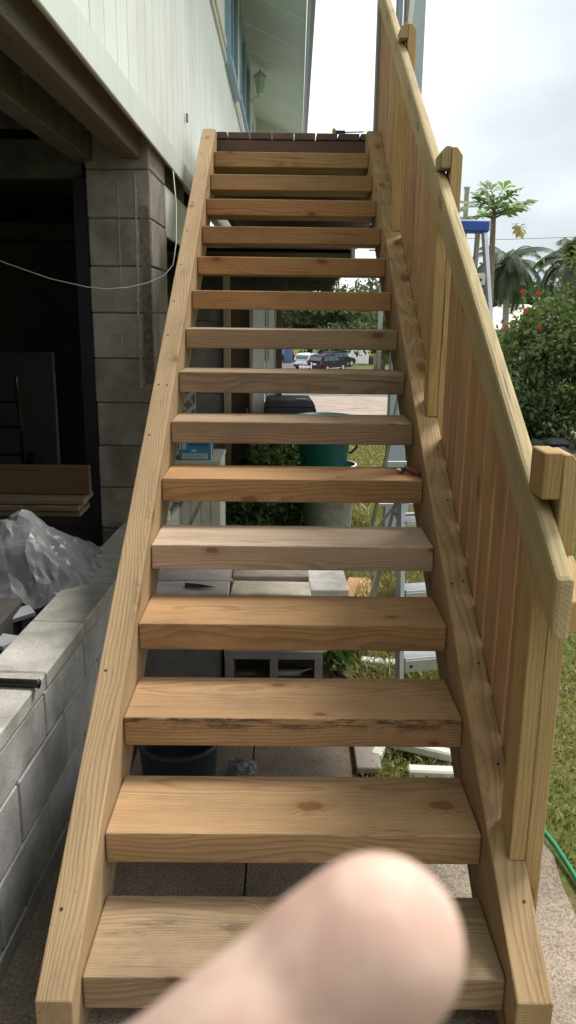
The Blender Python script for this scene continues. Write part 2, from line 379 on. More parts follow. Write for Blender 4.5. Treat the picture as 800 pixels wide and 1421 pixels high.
# the concrete pad under and beside the stairs, cast in two pours with a joint between them
def slab(name, x0, x1, y0, y1, top, mat, edge=0.):
    bm = bmesh.new(); nx = max(2, int((x1 - x0) / .12)); ny = max(2, int((y1 - y0) / .12)); r = random.Random(3)
    g = [[bm.verts.new((x0 + (x1 - x0) * i / nx + (r.uniform(-1, 1) * edge if i == nx else 0), y0 + (y1 - y0) * j / ny, top)) for i in range(nx + 1)] for j in range(ny + 1)]
    for j in range(ny):
        for i in range(nx): bm.faces.new((g[j][i], g[j][i + 1], g[j + 1][i + 1], g[j + 1][i]))
    ret = bmesh.ops.extrude_face_region(bm, geom=bm.faces[:])
    vs = [e for e in ret['geom'] if isinstance(e, bmesh.types.BMVert)]
    bmesh.ops.translate(bm, verts=vs, vec=(0, 0, -.09))
    return tag(link(name, bm_me(bm), mat), kind='structure')
slab('concrete_pad', -6, -.55, -4, 6.4, -.215, M['pad'])
slab('concrete_pad', -.545, -.131, -4, 3.1, .012, M['pad'])
slab('concrete_pad', -.125, .235, -4, 2.45, .012, M['pad'])
slab('concrete_pad', .239, .76, -4, 1.12, .010, M['pad'], .012)

def grass(name, n, rx, ry, h, seed, skip=None, mat='blade', wid=.0035):
    r = np.random.default_rng(seed)
    x = r.uniform(*rx, n); y = r.uniform(*ry, n)
    k = np.ones(n, bool) if skip is None else ~skip(x, y)
    x, y = x[k], y[k]; n = len(x)
    z = np.where(y < 3, 0, np.where(y < 78, -.062 * (y - 3), -4.65))
    a = r.uniform(0, 6.28, n); hh = r.uniform(.35, 1, n) ** 1.3 * h; w = wid * r.uniform(.6, 1.5, n) * (1 + np.maximum(0, y - 3) * .12)
    ln = r.uniform(.2, 1.1, n) * hh; b = r.uniform(0, 6.28, n)
    P = np.zeros((n, 5, 3)); dx, dy = np.cos(a) * w, np.sin(a) * w
    P[:, 0] = np.stack([x - dx, y - dy, z], -1); P[:, 1] = np.stack([x + dx, y + dy, z], -1)
    mxx, my = x + np.cos(b) * ln * .35, y + np.sin(b) * ln * .35
    P[:, 2] = np.stack([mxx + dx * .8, my + dy * .8, z + hh * .65], -1); P[:, 3] = np.stack([mxx - dx * .8, my - dy * .8, z + hh * .65], -1)
    P[:, 4] = np.stack([x + np.cos(b) * ln, y + np.sin(b) * ln, z + hh * .92], -1)
    F = []
    base = np.arange(n) * 5
    q = np.stack([base, base + 1, base + 2, base + 3], -1).tolist(); t = np.stack([base + 3, base + 2, base + 4], -1).tolist()
    me = bpy.data.meshes.new(name); me.from_pydata(P.reshape(-1, 3).tolist(), [], q + t); me.update()
    return tag(link(name, me, M[mat]), kind='stuff')
grass('lawn_grass', 60000, (.78, 3.6), (.2, 6.0), .045, 1, lambda x, y: (y < 1.14) & (x < .80))
grass('lawn_grass', 26000, (.1, 4.6), (6.0, 12.6), .06, 2, wid=.006)
grass('tall_grass', 9000, (.25, .80), (1.45, 4.2), .12, 3, lambda x, y: (x < .3) & (y < 3.1))
grass('tall_grass', 1600, (.24, .78), (1.14, 1.6), .06, 4)
grass('tall_grass', 2500, (-.35, .7), (4.9, 6.4), .22, 5, wid=.005)
grass('verge_grass', 1800, (.1, 1.9), (12.2, 12.7), .32, 6, wid=.006)
grass('far_lawn', 20000, (6.8, 16), (30, 76), .10, 8, wid=.012)

# ------------------------------------------------------------------ the staircase
RISE, RUN, HW = .1631, .2639, .457
SLO = .62; TH = math.atan(SLO)
EX = Vector((0, math.cos(TH), math.sin(TH))); EZ = Vector((0, -math.sin(TH), math.cos(TH)))
stairs = thing('staircase', 'new unpainted timber staircase with open risers and one railing climbing to the deck', 'staircase', (0, 0, 0))
def slope_poly(yz, o):
    return [((Vector((0, y, z)) - o).dot(EX), (Vector((0, y, z)) - o).dot(EZ)) for y, z in yz]
def slope_part(name, yz, x, th, mat, bev=.004, color=None):
    o = Vector((0, sum(p[0] for p in yz) / len(yz), sum(p[1] for p in yz) / len(yz)))
    return link(name, prism_me(slope_poly(yz, o), th, bev, 2), mat, stairs, frame_m((x, o.y, o.z), EX, EZ), color)
ST = [(.19, .62 * .19 + .055), (4.10, .62 * 4.10 + .055), (4.215, .62 * 4.1 + .055), (4.215, .62 * 4.215 + .055 - .32), (.427, 0.013), (.19, 0.013)]
s1 = slope_part('stringer', ST, -(HW + .0385), .077, M['stringer'], color=(1.0, .98, .96))
s2 = slope_part('stringer', ST, HW + .0385, .077, M['stringer'], color=(.98, .93, .86))
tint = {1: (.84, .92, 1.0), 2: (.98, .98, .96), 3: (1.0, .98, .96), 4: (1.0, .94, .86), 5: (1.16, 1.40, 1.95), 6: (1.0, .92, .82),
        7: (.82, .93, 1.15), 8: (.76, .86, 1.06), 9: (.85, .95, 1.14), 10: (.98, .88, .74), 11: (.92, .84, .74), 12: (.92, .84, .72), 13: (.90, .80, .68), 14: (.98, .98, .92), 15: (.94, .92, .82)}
for n in range(1, 16):
    mat = M['tread_edge'] if n == 3 else M['tread_top'] if n == 1 else M['tread']
    link('tread', box_me((2 * HW - .003, .251, .083), .005, 2), mat, stairs,
         Matrix.Translation((0, n * RUN + .1255, n * RISE - .0415)), tint[n])
# nail heads on the stringers
nm = bmesh.new(); lathe_bm(nm, [(.0001, .0012), (.0036, .0012), (.004, -.001)], 8); nme = bm_me(nm)
for st, xs in ((s1, (-.022, .018)), (s2, (.022, -.02))):
    for n in range(1, 15):
        for k, dx in enumerate(xs):
            if RND.random() < (.88 if k else .1): continue
            y = n * RUN + .10 + RND.uniform(-.03, .03); x = (-1 if st is s1 else 1) * (HW + .0385) + dx * .8
            p = Vector((x, y, SLO * y + .055))
            o = link('nail', nme, M['nail'], st); o.matrix_parent_inverse = st.matrix_basis.inverted(); o.matrix_basis = frame_m(p + EZ * .0005, EX, EZ)
# railing
XI, XO = .513, .5525           # centre planes of the inner and the outer rank of timber
slope_part('handrail', [(.302, .62 * .302 + .868), (4.36, .62 * 4.36 + .868), (4.36, .62 * 4.36 + .735), (.302, .62 * .302 + .738)], XI, .038, M['rail'], .010)
slope_part('rail_block', [(.325, .62 * .325 + .80), (.43, .62 * .43 + .80), (.43, .62 * .43 + .735), (.325, .62 * .325 + .735)], XO, .036, M['rail'], .003, (1.1, .95, .8))
def post_board(y, z0, z1, x, ear, mat=M['rail'], color=None, w=.089):
    """a 2x4 standing on end; ear: which top corners are cut (+1 outer, -1 inner)"""
    L = z1 - z0; h = .019; c = .02
    p = [(-L / 2, -h), (-L / 2, h)]
    p += [(L / 2 - c * 1.3, h), (L / 2, h - c)] if 1 in ear else [(L / 2, h)]
    p += [(L / 2, -h + c), (L / 2 - c * 1.3, -h)] if -1 in ear else [(L / 2, -h)]
    return link('post_board', prism_me(p, w, .0025), mat, stairs, frame_m((x, y, (z0 + z1) / 2), (0, 0, 1), (1, 0, 0)), color)
PY = [(.435, 1.28, (), (1,)), (1.80, 2.10, (-1,), (1,)), (3.02, 2.85, (-1,), (1,))]
for i, (y, top, ei, eo) in enumerate(PY):
    yc = y + .0445
    zb = SLO * y + .058; yz = [(y, zb), (y + .089, zb + SLO * .089), (y + .089, SLO * (y + .089) + .7335), (y, SLO * y + .7335)]; zm = sum(p[1] for p in yz) / 4
    link('post_board', prism_me([(z - zm, yy - y - .0445) for yy, z in yz], .0375, .0025), M['rail'], stairs, frame_m((XI + .0008, yc, zm), (0, 0, 1), (0, 1, 0)), (1.02, .88, .72))
    post_board(yc, SLO * (y + .089) + .858, top, XI, ei, M['rail'], (.88, .72, .58) if i == 0 else (.85, .80, .76))
    post_board(yc, SLO * y - .25 if i else .06, top - .003, XO, eo, M['rail'], (1.04, .92, .78))
bl = {}
for k in range(-4, 28):
    y = .889 + .127 * k
    if y < .56 or any(abs(y - p[0] - .0445) < .092 for p in PY): continue
    L = .62; z0 = SLO * y + .055 - .20; z1 = SLO * y + .735
    me = bl.setdefault('m', box_me((z1 - z0, .106, .036), .0025))
    t = RND.uniform(.88, 1.14); pale = max(0., min(1., (y - 1.4) / 1.6)) * .55
    link('baluster', me, M['baluster'] if RND.random() > pale else M['rail'], stairs, frame_m((XO, y, (z0 + z1) / 2), (0, 0, 1), (1, 0, 0)), (t, t * RND.uniform(.95, 1.03), t * .98))

# ------------------------------------------------------------------ deck at the head of the stairs
deck = thing('deck', 'dark weathered timber deck landing at the top of the stairs', 'deck', (0, 4.225, 0))
def W2(par, p): return (p[0] - par.location.x, p[1] - par.location.y, p[2] - par.location.z)
bar('rim_joist', W2(deck, (-.52, 4.25, 2.45)), W2(deck, (.86, 4.25, 2.45)), .04, .225, M['deck'], deck, color=(1.0, .95, .95))
x = -.525
while x < .80:
    w = .128; bar('deck_board', W2(deck, (x + w / 2, 4.222 - RND.uniform(0, .006), 2.585)), W2(deck, (x + w / 2, 9.2, 2.585 + RND.uniform(-.002, .002))), w, .038, M['deck'], deck, color=(RND.uniform(.9, 1.2),) * 3)
    x += w + .0085
for y in (4.7, 5.3, 5.9, 6.5, 7.1, 7.7, 8.3, 9.15): bar('joist', W2(deck, (-.52, y, 2.46)), W2(deck, (.86, y, 2.46)), .04, .2, M['deck'], deck)
for xx in (-.49, .83):
    bar('beam', W2(deck, (xx, 4.3, 2.31)), W2(deck, (xx, 9.18, 2.31)), .05, .09, M['deck'], deck)
    yp = 4.5 if xx > 0 else 9.1
    bar('deck_post', W2(deck, (xx * .99, yp, gz(0, yp))), W2(deck, (xx * .99, yp, 2.26)), .089, .089, M['old'], deck)
bar('guard_post', W2(deck, (.535, 4.30, 2.61)), W2(deck, (.535, 4.30, 3.62)), .04, .085, M['greywood'], deck, up=(0, 1, 0))
gp = thing('roof_post', 'tall blue grey painted post beside the deck running up out of frame', 'post', (.735, 4.42, gz(0, 4.42)))
bar('post_shaft', (.02, 0, 0), (.02, 0, 5.2), .12, .12, M['fascia'], gp)
bar('side_batten', (-.077, -.03, 2.5), (-.077, -.03, 5.1), .07, .035, M['fascia'], gp, color=(.7, .72, .78))
bar('brace', (-.05, -.075, 2.9), (.0, -.075, 3.6), .03, .03, M['white'], gp)
# things lying on the deck edge
dt = thing('cordless_tool', 'small black tool with tan grip lying on the deck edge at the stair head', 'tool', (.30, 4.262, 2.606))
box('body', (0, 0, .012), (.07, .022, .02), M['black'], dt, .003)
box('head', (-.035, 0, .018), (.02, .026, .03), M['cedar'], dt, .003)
tube('shaft', [(.035, 0, .012), (.15, -.01, .014)], .004, M['steel'], dt)
sb = tag(box('steel_bracket', (-.655 + .018, 4.2, 2.675), (.012, .03, .05), M['greywood'], None, .002), 'little grey metal bracket standing at the head of the left stringer by the siding', 'bracket')
pl = thing('pliers', 'pliers with dark red handles lying on the right end of the sixth tread', 'pliers', (.43, 1.70, 6 * RISE + .001), .2)
box('jaw', (-.03, .015, .012), (.042, .022, .016), M['chrome'], pl, .004, Matrix.Rotation(.7, 3, 'Z'))
tube('grip', [(-.015, .005, .012), (.01, -.005, .013), (.04, -.012, .012), (.062, -.006, .010)], [.006, .008, .008, .006], M['redgrip'], pl)
tube('grip', [(-.012, -.002, .012), (-.002, -.03, .013), (.008, -.05, .012), (.014, -.062, .010)], [.006, .009, .009, .006], M['redgrip'], pl)

# ------------------------------------------------------------------ house above the carport
house = thing('house', 'raised house in white grooved vertical siding with blue trimmed windows above an open carport', 'house', (-.65, 1.5, 0))
XW, ZS, ZT = -.65, 2.315, 5.55
def H(x, y, z): return (x + .65, y - 1.5, z)
box('sheathing', H(XW - .055, 7.4, (ZS + ZT) / 2 + .01), (.06, 19.8, ZT - ZS - .03), M['trim'], house, .002)
sbm = box_me((.016, .2125, ZT - ZS), .0035)
y = -2.2
while y < 17.1:
    t = RND.uniform(.95, 1.03)
    link('siding_board', sbm, M['siding'], house, Matrix.Translation(H(XW - .008 + RND.uniform(-.0008, .0008), y, (ZS + ZT) / 2)), (t, t, t)); y += .22
bar('skirt_board', H(XW + .006, -2.3, ZS + .018), H(XW + .006, 4.5, ZS + .018), .012, .12, M['siding'], house, color=(.88, .90, .90))
bar('sill_beam', H(XW - .085, -2.3, 2.29), H(XW - .085, 4.6, 2.29), .045, .13, M['old'], house, color=(.62, .64, .64))
bar('sill_beam', H(XW - .135, -2.3, 2.285), H(XW - .135, 3.4, 2.285), .05, .12, M['old'], house, color=(.55, .57, .57))
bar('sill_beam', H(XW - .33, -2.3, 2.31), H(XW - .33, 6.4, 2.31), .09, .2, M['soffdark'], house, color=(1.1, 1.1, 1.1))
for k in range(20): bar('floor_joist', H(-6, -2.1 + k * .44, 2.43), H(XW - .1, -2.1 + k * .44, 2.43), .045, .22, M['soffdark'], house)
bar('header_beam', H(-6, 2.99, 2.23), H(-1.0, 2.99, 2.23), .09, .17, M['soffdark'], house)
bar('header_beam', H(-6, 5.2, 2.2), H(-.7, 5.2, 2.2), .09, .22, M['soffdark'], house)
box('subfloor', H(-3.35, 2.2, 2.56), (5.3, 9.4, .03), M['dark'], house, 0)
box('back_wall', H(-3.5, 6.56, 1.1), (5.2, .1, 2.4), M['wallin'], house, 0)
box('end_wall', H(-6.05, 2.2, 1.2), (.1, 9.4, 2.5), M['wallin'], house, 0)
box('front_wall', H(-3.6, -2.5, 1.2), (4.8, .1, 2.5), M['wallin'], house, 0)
box('added_partition', H(-1.02, 4.66, 1.1), (.05, 2.45, 2.24), M['dark'], house, 0)  # added wall, keeps side light out of the carport bay
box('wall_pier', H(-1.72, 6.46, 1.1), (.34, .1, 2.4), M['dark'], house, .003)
# windows, standing proud of the siding
def window(y0, y1, z0, z1, fm, name='window'):
    bmw = bmesh.new(); t = .055; xc = .028
    for a in ((y0 + t / 2, (z0 + z1) / 2, t, z1 - z0), (y1 - t / 2, (z0 + z1) / 2, t, z1 - z0), ((y0 + y1) / 2, z0 + t / 2, y1 - y0 - 2 * t, t), ((y0 + y1) / 2, z1 - t / 2, y1 - y0 - 2 * t, t)):
        bx(bmw, H(XW + xc, a[0], a[1]), (.056, a[2], a[3]))
    w = link(name, bm_me(bmw), fm, house)
    box('pane', H(XW + .014, (y0 + y1) / 2, (z0 + z1) / 2), (.014, y1 - y0 - .11, z1 - z0 - .11), M['glass'], w, 0)
    m = (y0 + y1) / 2; box('mullion', H(XW + .03, m, (z0 + z1) / 2), (.03, .04, z1 - z0 - .112), fm, w, .002)
    return w
window(7.85, 9.25, 3.99, 5.2, M['bluetrim'])
window(9.95, 12.8, 4.12, 5.2, M['bluetrim'])
bar('window_sill', H(XW + .035, 7.8, 3.95), H(XW + .035, 9.3, 3.95), .09, .06, M['bluetrim'], house)
bar('trim_board', H(XW + .012, 3.4, 3.95), H(XW + .012, 7.75, 3.95), .024, .045, M['trim'], house)
bar('trim_board', H(XW + .012, 3.4, 4.09), H(XW + .012, 7.75, 4.09), .024, .06, M['trim'], house)
bar('trim_board', H(XW + .012, 9.35, 4.03), H(XW + .012, 13.3, 4.03), .03, .07, M['white'], house)
bar('trim_board', H(XW + .012, 9.35, 3.92), H(XW + .012, 13.3, 3.92), .03, .05, M['trim'], house)
bar('trim_board', H(XW + .02, 9.45, 4.0), H(XW + .02, 9.45, 5.3), .12, .04, M['fascia'], house, color=(.8, .85, .85))
bar('trim_board', H(XW + .02, 9.75, 4.05), H(XW + .02, 9.75, 5.3), .16, .04, M['white'], house)
# projecting end wall, soffit in panels, fascia
box('end_bay_wall', H(-.25, 17.1, 4.0), (.8, .1, 3.0), M['siding'], house, .003, color=(.9, .92, .86))
bar('door_casing', H(XW + .02, 13.6, 2.7), H(XW + .02, 13.6, 4.75), .09, .05, M['trim'], house)
bar('door_casing', H(XW + .02, 14.6, 2.7), H(XW + .02, 14.6, 4.75), .09, .05, M['fascia'], house)
box('entry_door', H(XW + .008, 14.1, 3.7), (.02, .9, 2.0), M['fascia'], house)
y = -2.2
while y < 17.0:
    y2 = min(y + 1.22, 17.05)
    ex = lambda yy: .20 + .0155 * (yy - 9.3)
    bm = bmesh.new(); c = []
    for zz in (0, .02):
        c.append([bm.verts.new(H(a, b, (5.36 if a < -.5 else 5.0) + zz)) for a, b in ((XW, y + .004), (ex(y), y + .004), (ex(y2), y2 - .004), (XW, y2 - .004))])
    bm.faces.new(c[0]); bm.faces.new(c[1][::-1])
    for i in range(4): bm.faces.new((c[0][i], c[0][(i + 1) % 4], c[1][(i + 1) % 4], c[1][i]))
    link('soffit_panel', bm_me(bm), M['soffit'], house, None, (RND.uniform(.97, 1.02),) * 3); y = y2
    if y > 17.0: break
bar('fascia', H(.225 - .17, -2.2, 5.01), H(.225 + .12, 17.1, 5.01), .04, .17, M['fascia'], house)
bar('gutter_edge', H(.275 - .17, -2.2, 5.10), H(.275 + .12, 17.1, 5.10), .06, .03, M['fascia'], house, color=(.6, .65, .7))
lan = thing('wall_lantern', 'small pale coach lantern on the siding under the eaves', 'lantern', (-.645, 12.95, 4.95), -math.pi / 2 + math.pi)
bm = bmesh.new(); lathe_bm(bm, [(.001, .28), (.03, .24), (.13, .16), (.14, .14), (.001, .13)], 6, (.02, -.2, 0)); link('cap', bm_me(bm), M['soffit'], lan)
bm = bmesh.new(); lathe_bm(bm, [(.10, .135), (.06, -.09), (.001, -.10)], 6, (.02, -.2, 0)); link('lamp_glass', bm_me(bm), M['soffit'], lan, None, (1.1, 1.1, 1.1))
tube('arm', [(0, 0, -.12), (0, -.08, -.2), (.02, -.2, -.11)], .018, M['soffit'], lan)
# lower rooms behind the stairs
lower = thing('undercroft_wall', 'brown block wall of the lower floor behind the stairs with dark panel and white boards at its end', 'wall', (-.6, 5.95, gz(0, 5.9)))
def LW(x, y, z): return (x + .6, y - 5.95, z - gz(0, 5.9))
z = -.19; r = 0
cb = box_me((.40, .2, .197), .005)
while z < 2.1:
    for k in range(-1, 1):
        x = -.735 + k * .408 - (.2 if r % 2 else 0)
        w = .40
        link('block', cb, M['cmu_col'], lower, Matrix.Translation(LW(x, 5.99, z + .1)), (RND.uniform(.8, .98),) * 3)
    z += .204; r += 1
box('mortar_bed', LW(-.95, 6.0, .97), (.84, .17, 2.3), M['mortar'], lower, 0)
bar('batten', LW(-.515, 5.86, -.18), LW(-.515, 5.86, 2.05), .06, .045, M['old'], lower, up=(0, 1, 0), color=(1.9, 1.75, 1.6))
box('dark_panel', LW(-.41, 5.93, .93), (.17, .05, 2.24), M['brown'], lower, .003)
bar('batten', LW(-.31, 5.86, -.18), LW(-.31, 5.86, 2.05), .03, .03, M['old'], lower, up=(0, 1, 0), color=(1.7, 1.6, 1.5))
for xx, w, m in ((-.245, .10, 'siding'), (-.178, .022, 'offwhite'), (-.14, .045, 'siding'), (-.105, .018, 'offwhite')):
    box('white_board', LW(xx, 5.90, .78 if m == 'siding' else .80), (w, .03, 1.75), M[m], lower, .002)
bar('corner_post', LW(-.07, 5.90, -.18), LW(-.07, 5.90, 1.95), .04, .05, M['brown'], lower)
bar('header', LW(-1.4, 5.9, 1.80), LW(.0, 5.9, 1.80), .12, .26, M['dark'], lower)
# low white panel that closes the gap above the column
ap = thing('apron_panel', 'white painted board panel in the shade below the siding beyond the block column', 'panel', (-.69, 3.45, 1.7))
for k in range(10): box('board', (0, .12 + k * .232, .36), (.02, .226, .26), M['siding'], ap, .003)
# lean-to roof beyond
lt = thing('lean_to_roof', 'dark low lean-to roof with pale edge trim behind the stairs', 'roof', (0, 5.2, 1.97))
bm = bmesh.new(); V = []
ny = 88
for j in range(ny + 1):
    yy = j * 9.4 / ny; zz = .012 if j % 2 else -.012
    xr = .46 + .0425 * yy
    V.append((bm.verts.new((-1.3, yy, zz)), bm.verts.new((xr, yy, zz)), bm.verts.new((-1.3, yy, zz + .03)), bm.verts.new((xr, yy, zz + .03))))
for a, b in zip(V, V[1:]):
    bm.faces.new((a[0], a[1], b[1], b[0])); bm.faces.new((a[2], b[2], b[3], a[3])); bm.faces.new((a[1], a[3], b[3], b[1]))
link('corrugated_sheet', bm_me(bm), M['roofdark'], lt)
bar('edge_trim', (.485, 0, .0), (.885, 9.4, .0), .03, .10, M['offwhite'], lt)
for k in range(5): bar('rafter', (-1.25, .8 + k * 1.9, -.07), (.44 + .0425 * (.8 + k * 1.9), .8 + k * 1.9, -.07), .045, .09, M['dark'], lt)
bar('roof_post', (-.22, 9.2, -.06), (-.22, 9.2, gz(0, 14.4) - 1.97), .08, .08, M['old'], lt)
bar('strut', (-.30, .72, -.1), (-.14, .72, -.42), .03, .03, M['old'], lt)

# ------------------------------------------------------------------ block column and low wall
col = thing('block_column', 'stained concrete block column with white drips holding up the carport beam', 'column', (-.821, 3.15, 0))
cm = box_me((.302, .52, .2145), .006); z = -.005; k = 0
while z < 2.2:
    hgt = .2145 if z < 2.0 else .21
    t = RND.uniform(.85, 1.08)
    link('block', cm, M['cmu_col'], col, Matrix.Translation((RND.uniform(-.003, .003), .005, z + .108)), (t, t * .99, t * .97)); z += .2185; k += 1
box('mortar_core', (0, .005, 1.1), (.285, .50, 2.2), M['mortar'], col, 0, color=(.7, .68, .65))
# flat paint drips and the rust-brown patch, each a thin raised film on the front face
def film(par, pts, y, mat, name):
    bm = bmesh.new(); a = [bm.verts.new((x, y, z)) for x, z in pts]; b = [bm.verts.new((x, y + .004, z)) for x, z in pts]
    bm.faces.new(a); bm.faces.new(b[::-1])
    for i in range(len(a)): bm.faces.new((a[i], b[i], b[(i + 1) % len(a)], a[(i + 1) % len(a)]))
    return link(name, bm_me(bm), mat, par)
def drip(x, z1, z0, w, seed):
    r = random.Random(seed); n = 16; L, Rr = [], []
    for i in range(n + 1):
        z = z1 + (z0 - z1) * i / n; c = x + r.uniform(-.3, .3) * w; h = w * r.uniform(.25, .75)
        L.append((c - h, z)); Rr.append((c + h, z))
    film(col, L + Rr[::-1], -.2575, M['drip'], 'paint_drip')
drip(-.004, 2.14, 1.65, .004, 1); drip(.080, 2.16, 1.62, .009, 2); drip(.078, 1.62, 1.16, .011, 3); drip(-.01, 1.42, 1.36, .006, 4)
film(col, [(.095, 2.02), (.138, 2.02), (.142, 1.6), (.142, 1.17), (.098, 1.17), (.097, 1.6)], -.2560, M['rust'], 'rust_patch')
drip(.118, 1.18, 1.158, .03, 5)
dj = tag(bar('steel_jamb', (-1.008, 2.93, 0.01), (-1.008, 2.93, 2.14), .068, .05, M['steel'], None, up=(0, 1, 0)), 'dark steel door jamb standing along the left side of the block column', 'jamb')

lw = thing('block_wall', 'low grey concrete block wall with capstones along the left of the stairs', 'wall', (-.715, 1.90, 0), -math.radians(2.9))
# local: x across (face at x=0, body to -x), y along (0 at far end, negative towards the camera)
b1 = box_me((.19, .405, .196), .006); bc = box_me((.195, .408, .055), .006)
for r, (zc, off) in enumerate(((-.045, 0.), (.156, .19), (.335, .02), (-.246, .19))):
    me = b1 if r != 2 else box_me((.19, .405, .150), .006)
    zz = zc if r != 2 else .334
    for k in range(-11, 4):
        t = RND.uniform(.9, 1.08)
        link('block', me, M['cmu'], lw, Matrix.Translation((-.0975 + RND.uniform(-.002, .002), .2 + k * .412 + off, zz)), (t, t, t * 1.02))
for k in range(-11, 3):
    t = RND.uniform(.95, 1.1)
    link('capstone', bc, M['cmu'], lw, Matrix.Translation((-.0965 + RND.uniform(-.002, .002), -.178 + k * .412 + .412, .440 + RND.uniform(-.001, .001))), (t, t * .985, t * .93))
box('mortar_core', (-.0975, -1.4, .05), (.172, 6.0, .76), M['mortar'], lw, 0)

# ------------------------------------------------------------------ things in and on the carport side
tag(tube('iron_pipe', [(-.98, 1.02, .482), (-.748, 1.005, .481), (-.742, 1.0045, .481)], [.0125, .0125, .0145], M['blackpipe'], None, 14), 'black iron pipe end lying across the capstones of the low block wall', 'pipe')
tag(tube('slack_cable', [(-2.2, 2.70, 2.10), (-1.75, 2.72, 1.90), (-1.30, 2.75, 1.735), (-1.13, 2.76, 1.678), (-.96, 2.77, 1.642), (-.87, 2.775, 1.634), (-.77, 2.78, 1.643), (-.68, 2.79, 1.664), (-.60, 2.80, 1.70), (-.565, 2.85, 1.75), (-.56, 2.95, 1.86), (-.575, 3.1, 2.05), (-.60, 3.2, 2.22)], .0024, M['cable'], None, 6), 'thin white cable sagging across the carport opening to the block column', 'cable')
lum = thing('lumber_stack', 'stack of brown planks and pale battens lying across the carport behind the plastic sheet', 'lumber', (-1.7, 2.75, 0))
for k in range(2): bar('bearer', (-.9 + k * 1.2, 0, .02), (-.9 + k * 1.2, 0, .50), .09, .2, M['dark'], lum)
bar('plank', (-1.5, 0, .722), (.715, 0, .722), .045, .142, M['old'], lum, color=(.62, .46, .34)); bar('plank', (-1.5, .10, .70), (.69, .10, .70), .045, .142, M['old'], lum, color=(.5, .4, .3))
for k in range(3): bar('batten', (-1.5, -.02, .575 + k * .030), (.70 + RND.uniform(-.03, .02), -.02 - .015 * (k % 2), .575 + k * .030), .20, .026, M['old'], lum, color=(.95, .85, .7))
for k, (dx, rz) in enumerate(((.36, .3), (.50, -.35), (.55, .6))): bar('offcut', (dx, -.42, .44 + k * .015), (dx + .13 * math.cos(rz), -.40, .56 - .03 * k), .05, .025, M['cedar'], lum, color=(.75, .75, .75))
# plastic sheet over a heap
def crumple(nx, ny, fn, seed, amp):
    # polythene crinkles into flat facets with sharp creases: big facets, each broken by smaller ones
    r = random.Random(seed); cx_, cy_ = nx // 3 + 2, ny // 3 + 2
    G = [[r.uniform(-1, 1) for _ in range(cy_ + 1)] for _ in range(cx_ + 1)]
    v = []
    for i in range(nx):
        for j in range(ny):
            a, b = i / 3, j / 3; ii, jj = int(a), int(b); a -= ii; b -= jj
            if a + b < 1: big = G[ii][jj] + (G[ii + 1][jj] - G[ii][jj]) * a + (G[ii][jj + 1] - G[ii][jj]) * b
            else: big = G[ii + 1][jj + 1] + (G[ii][jj + 1] - G[ii + 1][jj + 1]) * (1 - a) + (G[ii + 1][jj] - G[ii + 1][jj + 1]) * (1 - b)
            p = Vector(fn((i + r.uniform(-.3, .3)) / (nx - 1), (j + r.uniform(-.3, .3)) / (ny - 1)))
            v.append((p.x, p.y, p.z + amp * (big + r.uniform(-.32, .32))))
    f = []
    for i in range(nx - 1):
        for j in range(ny - 1):
            q = (i * ny + j, i * ny + j + 1, (i + 1) * ny + j + 1, (i + 1) * ny + j)
            f += [(q[0], q[1], q[2]), (q[0], q[2], q[3])] if r.random() < .5 else [(q[0], q[1], q[3]), (q[1], q[2], q[3])]
    return v, f
def heap(u, w):
    x = -1.75 + u * .95; y = 1.78 + w * .62
    z = .50 + .20 * math.exp(-((x + 1.12) / .20) ** 2 - ((y - 2.08) / .22) ** 2) + .10 * math.exp(-((x + 1.6) / .3) ** 2)
    e = min(1, (1 - u) / .12); z = z - .06 * (1 - e) - (.10 * max(0, .22 - w) / .22)
    return x, y, z
v, f = crumple(46, 32, heap, 5, .022)
s = NB("plastic_film"); tcn = s.n('ShaderNodeTexCoord'); oi = s.n('ShaderNodeObjectInfo')
s.fin(s.mix(s.noise(tcn.outputs['Object'], 5., 4), (.16, .17, .19), (.34, .35, .365)), .36, .45)
trn = s.n('ShaderNodeBsdfTransparent'); ms = s.n('ShaderNodeMixShader'); ms.inputs[0].default_value = .38
s.l(s.b.outputs[0], ms.inputs[1]); s.l(trn.outputs[0], ms.inputs[2]); s.l(ms.outputs[0], s.out.inputs[0]); M['film'] = s.m
pme = py_me(v, f, smooth=False)
ps = tag(link('plastic_sheet', pme, M['film']), 'crumpled translucent plastic sheet thrown over the scrap heap inside the low wall', 'plastic sheet')
sb2 = ps.modifiers.new('soft_creases', 'BEVEL'); sb2.width = .004; sb2.segments = 2; sb2.limit_method = 'NONE'; pme.polygons.foreach_set('use_smooth', [True] * len(pme.polygons))
jp = [((-1.75, 1.30, .30), (-.99, 1.75, .42), .09, .02), ((-1.6, 1.75, .36), (-.98, 1.48, .40), .10, .02), ((-1.9, 1.10, .24), (-1.02, 1.34, .36), .08, .03), ((-1.5, .8, .12), (-1.06, 1.9, .18), .12, .03), ((-1.8, 1.5, .10), (-1.1, 1.0, .15), .14, .025)]
jl = ('pale painted board sticking out from under the plastic sheet', 'short pale board end pointing at the low wall below the plastic', 'long pale strip lying low in the scrap heap by the wall', 'wide board lowest in the scrap heap along the wall', 'board lying crosswise at the bottom of the scrap heap')
for (a, b, w, h), l in zip(jp, jl): tag(bar('scrap_board', a, b, w, h, M['greywood'], None, color=(1.1, 1.2, 1.4)), l, 'board', 'boards in the scrap heap')
tag(box('junk_crate', (-1.35, 1.75, .235), (.62, .5, .44), M['dark'], None, .01), 'dark crate under the plastic sheet in the carport', 'crate')
